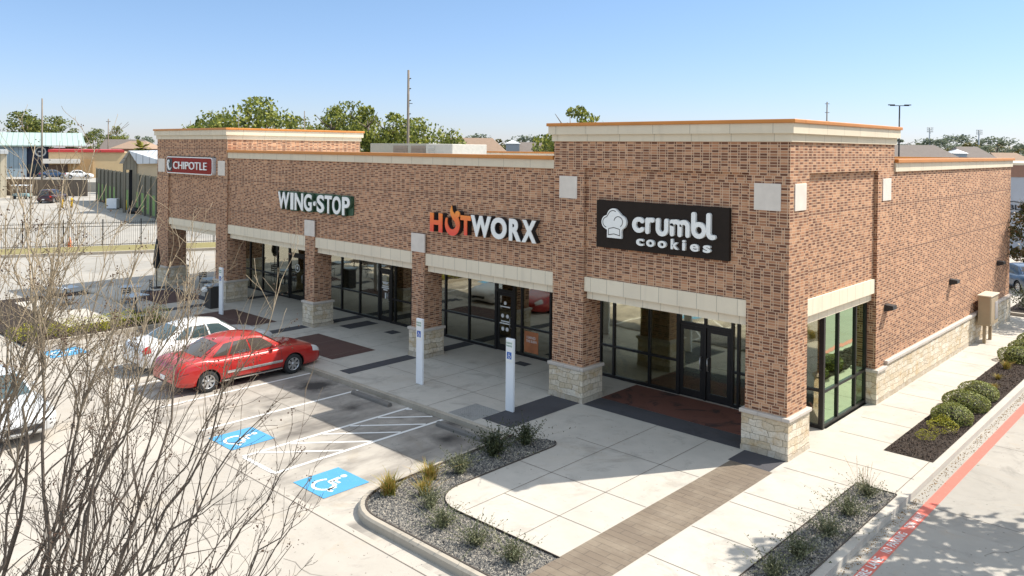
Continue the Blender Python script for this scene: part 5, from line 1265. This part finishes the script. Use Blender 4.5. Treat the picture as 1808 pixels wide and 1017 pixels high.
for j in range(20):
    a0, a1 = 6.2832*j/20, 6.2832*(j+1)/20; q.poly([(cx+rr*math.cos(a0), .47, cz+rr*math.sin(a0)), (cx+rr*.75*math.cos(a0), .47, cz+rr*.75*math.sin(a0)), (cx+rr*.75*math.cos(a1), .47, cz+rr*.75*math.sin(a1)), (cx+rr*math.cos(a1), .47, cz+rr*math.sin(a1))])
q.poly([(cx-.45, .47, cz-.12), (cx+.45, .47, cz-.12), (cx+.45, .47, cz+.14), (cx-.45, .47, cz+.14)]); q.build('emblem', OFFW, nav)
q = MB()
for k_ in range(4): q.box(X(49+k_*8), X(55+k_*8), .42, .49, Z(305, 60), Z(290, 60))
q.build('window', m_plain('far_window', (.05, .07, .08), .2), nav)
# red trimmed store
D2 = 152.; t = far_thing('retail_store', 'tan stucco store with a red parapet stripe and a white canopy', 'building', 150, D2, rz=R(27))
X2 = lambda px: X(px, 150, D2); Z2 = lambda py, px: Z(py, px, D2)
MB().box(X2(86), X2(232), 0, 25, 0, Z2(269, 150)).build('wall', m_plain('tan_stucco', (.50, .37, .21), .85, sc=.4), t)
MB().box(X2(85), X2(222), -.3, 25.2, Z2(268.9, 150), Z2(264.5, 150)).build('parapet_stripe', m_plain('store_red', (.42, .035, .03), .5), t)
MB().box(X2(76), X2(142), -2.2, -.05, Z2(288, 110), Z2(280.5, 110)).build('canopy', m_plain('canopy_white', (.62, .58, .52), .6), t)
MB().box(X2(120), X2(164), -.8, -.01, 0, Z2(281, 140)).build('bay', m_plain('tan_brick', (.36, .22, .10), .8, sc=2), t)
MB().box(X2(86), X2(119.5), -.06, -.005, 0, Z2(290, 100)).build('window', m_plain('dark_store_front', (.12, .075, .05), .4), t)  # flat dark brown panel below the canopy
# parked cars behind the wooden fence
for px, w, c, lb in ((95, 4.6, BLU, 'blue car standing in front of the red striped store'), (140, 4.6, WHT, 'white car standing in front of the red striped store')):
    p = at(px, 143, -.3); make_car(lb, c, (p.x, p.y, 1.4), FACE-R(62), L=4.6, name='parked_car', group='cars in front of the far store')
struct(MB().box(-40, 40, 0, 17, 0, 1.7).build('far_terrace', CONC_DRIVE)); o = COL.objects['far_terrace']; o.location = at(90, 130, -.3); o.rotation_euler = (0, 0, FACE); o.scale = (1, 1, .99)
# cream building at the left edge
t = far_thing('cream_building', 'narrow strip of a cream building at the left edge of the picture', 'building', 0, 114, rz=R(33))
MB().box(-14, wpx(10, 114), 0, 10, 0, Z(272, 10, 114)).build('wall', m_board('cream_siding', ((.55, .47, .34), (.6, .52, .38)), .6), t); MB().box(-14.3, wpx(12.5, 114), -.4, 10.3, Z(271.9, 10, 114), Z(265, 10, 114)).build('roof', m_roofmetal('white_metal_roof', (.6, .6, .58), .5), t)
# wooden fence behind the suv
t = far_thing('wooden_fence', 'long weathered wooden fence behind the maroon suv', 'fence', 100, 119)
MB().box(wpx(-90, 119), wpx(55, 119), 0, .05, 0, 2.55).build('boards', m_board('weathered_boards', ((.13, .10, .075), (.2, .16, .12)), .18), t)
for i in range(6): MB().box(wpx(-88+i*28, 119), wpx(-88+i*28, 119)+.12, .051, .16, 0, 2.5).build('post', BARK, t)
# green panel fence and the dumpster shed
p1, p2 = at(172, 110, -.2), at(300, 79, -.2)
v = p2-p1; L = v.length; rzf = math.atan2(v.y, v.x)
t = thing('panel_fence', 'tall grey panel fence with bright green lower panels beside the far parking lot', 'fence', p1, rzf)
MB().box(0, L, 0, .08, 0, 4.4).build('boards', m_board('grey_panels', ((.155, .14, .10), (.21, .19, .14)), .45), t)
q = MB(); n = 15
for i in range(n):
    if i in (5, 6): continue
    x = L*(i+.3)/n; q.box(x, x+L/n*.42, -.03, -.002, .3, 2.4)
q.build('green_panel', m_plain('bright_green_panel', (.17, .28, .07), .7, sc=1, var=.35), t)
for i in range(16):
    x = L*i/15; MB().box(x-.12, x+.12, -.16, -.031, 0, 4.5).build('post', m_plain('fence_post_grey', (.17, .155, .115), .8) if i == 0 else MATS['fence_post_grey'], t)
sp = at(230, 91, -.2); t = thing('dumpster_shed', 'small grey gabled gate house with a white standing seam roof and a dark open doorway', 'shed', sp, FACE)
G = lambda py, px: zpx(px, py, 91)+.2
w0, w1 = wpx(217-230, 91), wpx(241-230, 91); dpt = 9; WAL = m_board('shed_boards', ((.2, .175, .13), (.24, .21, .155)), .4)
q = MB(); d0, d1 = wpx(221.5-230, 91), wpx(234-230, 91); hz = G(290, 230); dz = G(300, 230)
q.box(w0, d0, 0, .2, 0, hz); q.box(d1, w1, 0, .2, 0, hz); q.box(d0, d1, 0, .2, dz, hz); ap = ((w0+w1)/2, G(267, 230))
q.poly([(w0, 0, hz), (w1, 0, hz), (ap[0], 0, ap[1])]); q.build('wall', WAL, t)
MB().box(d0, d1, .9, 1., 0, dz).build('doorway', m_plain('dark_doorway', (.01, .01, .012), .9), t)
# side running along the fence line, away to the right
sl = wpx(64, 86)
MB().box(w1-.2, w1-.2+sl, .21, .4, 3.9, G(290.5, 250)+.35).build('side_wall', m_plain('cream_board', (.56, .44, .29), .8, sc=1), t)
MB().box(w1-.2, w1-.2+sl, .21, .4, 0, 3.89).build('side_wall', WAL, t)
hz2 = hz+.05
MB().poly([(w1+.25, -.3, hz2), (w1+sl, -.3, hz2+.1), (w1+sl, 3, ap[1]+.25), (ap[0], 3, ap[1]+.05), (ap[0], -.3, ap[1]+.05)]).poly([(w0-.3, -.3, hz2), (ap[0], -.3, ap[1]+.05), (ap[0], 3, ap[1]+.05), (w0-.3, 3, hz2)]).build('roof', m_roofmetal('white_seam_roof', (.60, .62, .64), .75), t)
# bollards, box
YEL = m_plain('bollard_yellow', (.72, .44, .02), .5)
for px, py, lb in ((110, 367, 'left one of the pair by the maroon suv'), (127, 367, 'right one of the pair by the maroon suv'), (225, 371, 'left one of the touching pair at the shed doorway'), (230, 371, 'right one of the touching pair at the shed doorway'), (189, 368, 'orange weathered one near the white box')):
    d = (7.5+.19)*FPX/(py-hor(px)); p = at(px, d, -.19); tag(MB().lathe([(0, 0), (.13, 0), (.13, 1.1), (.09, 1.18), (0, 1.2)], 12).build('bollard', YEL), 'yellow steel bollard, '+lb, 'bollard', 'yellow bollards on the far lot').location = p
p = at(200, 96, -.19); t = thing('ice_box', 'white metal box standing against the green panel fence', 'box', p, FACE); bevel(MB().box(-.6, .6, -.4, .4, .08, 1.25).build('box', WHITE, t), .02); MB().box(-.55, .55, -.36, .36, 0, .079).build('base', BLACK, t)
p = at(238, 90, -.19); tag(MB().lathe([(0, 0), (.6, .02), (.8, .3), (.55, .62), (0, .7)], 14).build('rubbish_sack', BLACK), 'black rubbish sacks heaped by the green panel fence', 'rubbish').location = p
p = at(40, 112, -.19); t = thing('golf_cart', 'small pale golf cart with a white roof near the cream building', 'golf cart', p, FACE)
bevel(MB().box(-1.1, 1.1, -.6, .6, .3, .75).build('body', m_plain('cart_teal', (.2, .3, .3), .4), t), .08); bevel(MB().box(-1.2, 1.0, -.65, .65, 1.85, 1.93).build('roof', WHITE, t), .03)
for sx in (-1, .85):
    for sy in (-.55, .55): MB().tube([(sx, sy, .7), (sx, sy, 1.86)], .03, 6).build('roof_post', WHITE, t)
for sx in (-.75, .75):
    for sy in (-.6, .6): MB().lathe([(0, -.08), (.24, -.08), (.24, .08), (0, .08)], 14, (sx, sy, .235), 'y').build('wheel', RUBBER, t)
p = at(124, 60, -.19); t = thing('traffic_cone', 'orange safety cone on the far parking lot behind the iron fence', 'traffic cone', p)
ORG = m_plain('cone_orange', (.7, .16, .03), .6); MB().lathe([(.17, .03), (.03, .75), (0, .76)], 12).build('cone_body', ORG, t); MB().box(-.2, .2, -.2, .2, 0, .03).build('base', ORG, t); MB().lathe([(.122, .26), (.088, .44)], 12).build('stripe', OFFW, t)
# iron fence
IRON = m_plain('black_iron', (.015, .015, .016), .5, .5)
a = Vector((*sN(-52, -42), -.2)); b_ = Vector((*sN(-52, 34), -.2)); v = b_-a; L = v.length
t = thing('iron_fence', 'long black iron picket fence along the grass strip', 'fence', a, math.atan2(v.y, v.x))
q = MB()
for z in (.18, 1.55, 1.8): q.box(0, L, -.02, .02, z, z+.04)
q.build('rail', IRON, t); q = MB(); n = int(L/.13)
for i in range(n): q.box(i*.13, i*.13+.02, -.01, .01, .05, 1.98)
q.build('picket_panel', IRON, t)
for i in range(int(L/2.6)+1): MB().box(i*2.6-.04, i*2.6+.04, -.045, .045, 0, 2.1).build('post', IRON, t)
# brown houses beyond the roof
RB = m_plain('brown_shingle', (.28, .19, .13), .9, sc=1.5); RG = m_plain('grey_brown_shingle', (.17, .14, .12), .9, sc=1.5); HB = m_plain('house_brick', (.25, .14, .10), .85)
def house(lb, px, dep, x0, x1, ye, yr, rmat, gable=True, dorm=None, ch=None, grp='houses beyond the roofs'):
    t = far_thing('house', lb, 'house', px, dep, -.3, grp); XX = lambda p_: (p_-px)*dep/FPX; ze, zr_ = zpx(px, ye, dep)+.3, zpx(px, yr, dep)+.3; d = 10
    MB().box(XX(x0)+.4, XX(x1)-.4, .4, d-.4, 0, ze).build('wall', HB, t); r = MB(); ins = (XX(x1)-XX(x0))*.28
    A_, B_, C_, D_ = (XX(x0), 0, ze-.1), (XX(x1), 0, ze-.1), (XX(x1), d, ze-.1), (XX(x0), d, ze-.1); E_, F_ = (XX(x0)+(.05 if gable else ins), d/2, zr_), (XX(x1)-ins, d/2, zr_)
    r.poly([A_, B_, F_, E_]).poly([B_, C_, F_]).poly([C_, D_, E_, F_]).poly([D_, A_, E_]); ro = r.build('roof', rmat, t)
    if ch: MB().box(XX(ch)-.5, XX(ch)+.5, d*.3, d*.3+1, ze, zpx(px, yr+2, dep)+.3).build('chimney', m_plain('chimney_grey', (.42, .38, .33), .8) if 'chimney_grey' not in MATS else MATS['chimney_grey'], ro)
    if dorm:
        x, yt, w = dorm; zc = zpx(px, yt, dep)+.3; w = wpx(w, dep); x = XX(x)
        dq = MB().box(x-w/2, x+w/2, .3, 4, ze-.2, zc-.8).build('dormer', m_plain('dormer_grey', (.25, .29, .32), .6) if 'dormer_grey' not in MATS else MATS['dormer_grey'], ro)
        MB().poly([(x-w*.6, .1, zc-.8), (x+w*.6, .1, zc-.8), (x, 1.4, zc)]).poly([(x+w*.6, .1, zc-.8), (x+w*.6, 4, zc-.8), (x, 1.4, zc)]).poly([(x-w*.6, 4, zc-.8), (x-w*.6, .1, zc-.8), (x, 1.4, zc)]).build('dormer_roof', m_plain('pale_metal', (.55, .56, .56), .5) if 'pale_metal' not in MATS else MATS['pale_metal'], dq)
    return t
house('brown shingled house with a chimney showing above the main roof edge', 835, 150, 786, 900, 272, 243, RB, True, None, 803)
house('small house with a pale pyramid roofed dormer left of the tall tower', 930, 165, 893, 985, 275, 251, RG, False, (905, 247, 24))
house('long grey brown hipped house right of the black lamp post', 1640, 150, 1585, 1710, 284, 256, RG)
house('dark gabled house with a pale capped dormer above the side parapet', 1725, 155, 1690, 1775, 285, 259, RG, False, (1697, 264, 24))
house('grey roofed house half hidden behind the palm', 215, 230, 170, 268, 268, 246, RG, True); house('low brown house behind the shed roof', 225, 200, 192, 262, 262, 249, RB, False)
house('distant pale house at the right edge of the skyline', 1790, 250, 1765, 1830, 285, 270, RB, True)
# right-hand building with lettering
dR = 62.; t = far_thing('retail_building', 'grey and brown commercial building cut by the right picture edge', 'building', 1800, dR, -.3, None, R(-10))
MB().box(-3.5, 16, 0, 20, 0, zpx(1800, 313, dR)+.3).build('wall', m_plain('pale_grey_stucco', (.38, .40, .44), .8, sc=.5), t); MB().box(-3.5, 16, -.05, 20, zpx(1800, 312.9, dR)+.3, zpx(1800, 292, dR)+.3).build('parapet', HB, t); MB().box(-3.6, 16, -.1, 20.1, zpx(1800, 291.9, dR)+.3, zpx(1800, 288, dR)+.3).build('coping', CREAM, t)
fit_text('BLE', wpx(-16, dR), wpx(10, dR), zpx(1800, 371, dR)+.3, zpx(1800, 362, dR)+.3, -.0, .08, BLACK, t); fit_text('ENTR', wpx(-14, dR), wpx(8, dR), zpx(1800, 379.5, dR)+.3, zpx(1800, 375, dR)+.3, -.0, .06, BLACK, t)
q = MB(); q.tube([(wpx(-30, dR), -.03, zpx(1800, 358, dR)+.3), (wpx(-8, dR), -.03, zpx(1800, 356, dR)+.3), (wpx(12, dR), -.03, zpx(1800, 360, dR)+.3)], .03, 6); q.build('trim_line', BLACK, t)
shrub(dm_[0], 'leafy_shrub', 'dark leafy shrub beyond the rear corner of the side wall', 'shrub', (.35, 26.6, -.15), (2.3, 2.3, 2.0), None, 0, False)
struct(MB().rect(-.6, 2.6, 24.6, 29.5, .006).build('planting_bed', MULCH)); struct(MB().box(-.8, 2.8, 24.25, 24.45, -.1, .14).build('kerb', CONC_CURB))
# poles
WOODP = m_plain('weathered_pole', (.20, .165, .13), .9, sc=1, var=.3)
def pole(lb, px, dep, yt, r=.16, arms=(), cat='utility pole', name='utility_pole', mat=None, grp='utility poles'):
    t = far_thing(name, lb, cat, px, dep, -.3, grp); H = zpx(px, yt, dep)+.3; MB().tube([(0, 0, 0), (0, 0, H)], [r, r*.7], 8).build('pole', mat or WOODP, t)
    for z, w in arms: MB().box(-w, w, -.06, .06, H-z-.06, H-z+.06).build('crossarm', mat or WOODP, t)
    return t, H
t, H = pole('tall weathered wooden pole with steps rising behind the main roof', 720, 96, 124, .19)
for z in (1., 2.2, 3.6, 5.2): MB().box(-.05, .32, -.05, .05, H-z-.06, H-z+.06).build('bracket', DKM, t)
MB().box(0, .5, -.05, .05, H-4.0, H-3.93).build('arm', DKM, t)
pole('wooden pole in front of the blue building', 74, 135, 174, .16); pole('wooden pole behind the red striped store', 191, 180, 210, .15, ((.6, .5),)); pole('thin dark pole behind the left brick tower', 336, 130, 213, .08, ((1.4, .5),)); pole('slim grey pole among the trees behind the roof', 421, 95, 203, .05, mat=WOODP); pole('slim grey pole in the gap between the tree clumps', 537, 95, 196, .07, mat=WOODP)
t, H = pole('black utility pole top rising above the tall brick tower', 1459, 120, 180, .13, ())
for z in (.3, 1.6, 2.9): MB().box(-.3, .35, -.05, .05, H-z-.04, H-z+.04).build('crossarm', WOODP, t)
t, H = pole('black twin headed parking lot lamp post behind the side wall', 1587, 62, 187, .075, (), 'street lamp', 'street_lamp', IRON, None)
MB().box(-.72, .72, -.04, .04, H-.02, H+.03).build('arm', IRON, t)
for sx in (-.62, .62): bevel(MB().box(sx-.22, sx+.22, -.14, .14, H+.031, H+.10).build('lamp_head', IRON, t), .01)
GAL = m_plain('galvanised_steel', (.42, .43, .44), .5, .3)
for px, yt, lb in ((1641, 226, 'stadium light mast left of the other, above the grey house roof'), (1728, 230, 'stadium light mast right of the other, above the gabled house')):
    t = far_thing('floodlight_mast', lb, 'floodlight', px, 330, -.3, 'stadium light masts'); H = zpx(px, yt, 330)+.3; MB().tube([(0, 0, 0), (0, 0, H)], [.45, .3], 8).build('mast', GAL, t)
    q = MB()
    for r_ in range(3):
        q.box(-1.3, 1.3, -.1, .0, H-.25-r_*.75, H-.15-r_*.75)
    q.build('lamp_frame', GAL, t); q = MB()
    for r_ in range(3):
        for c in range(5): q.lathe([(0, 0), (.22, -.15), (.22, -.2), (0, -.2)], 8, (-1.1+c*.55, -.1, H+.05-r_*.75), 'y')
    q.build('lamps', LAMPC, t)
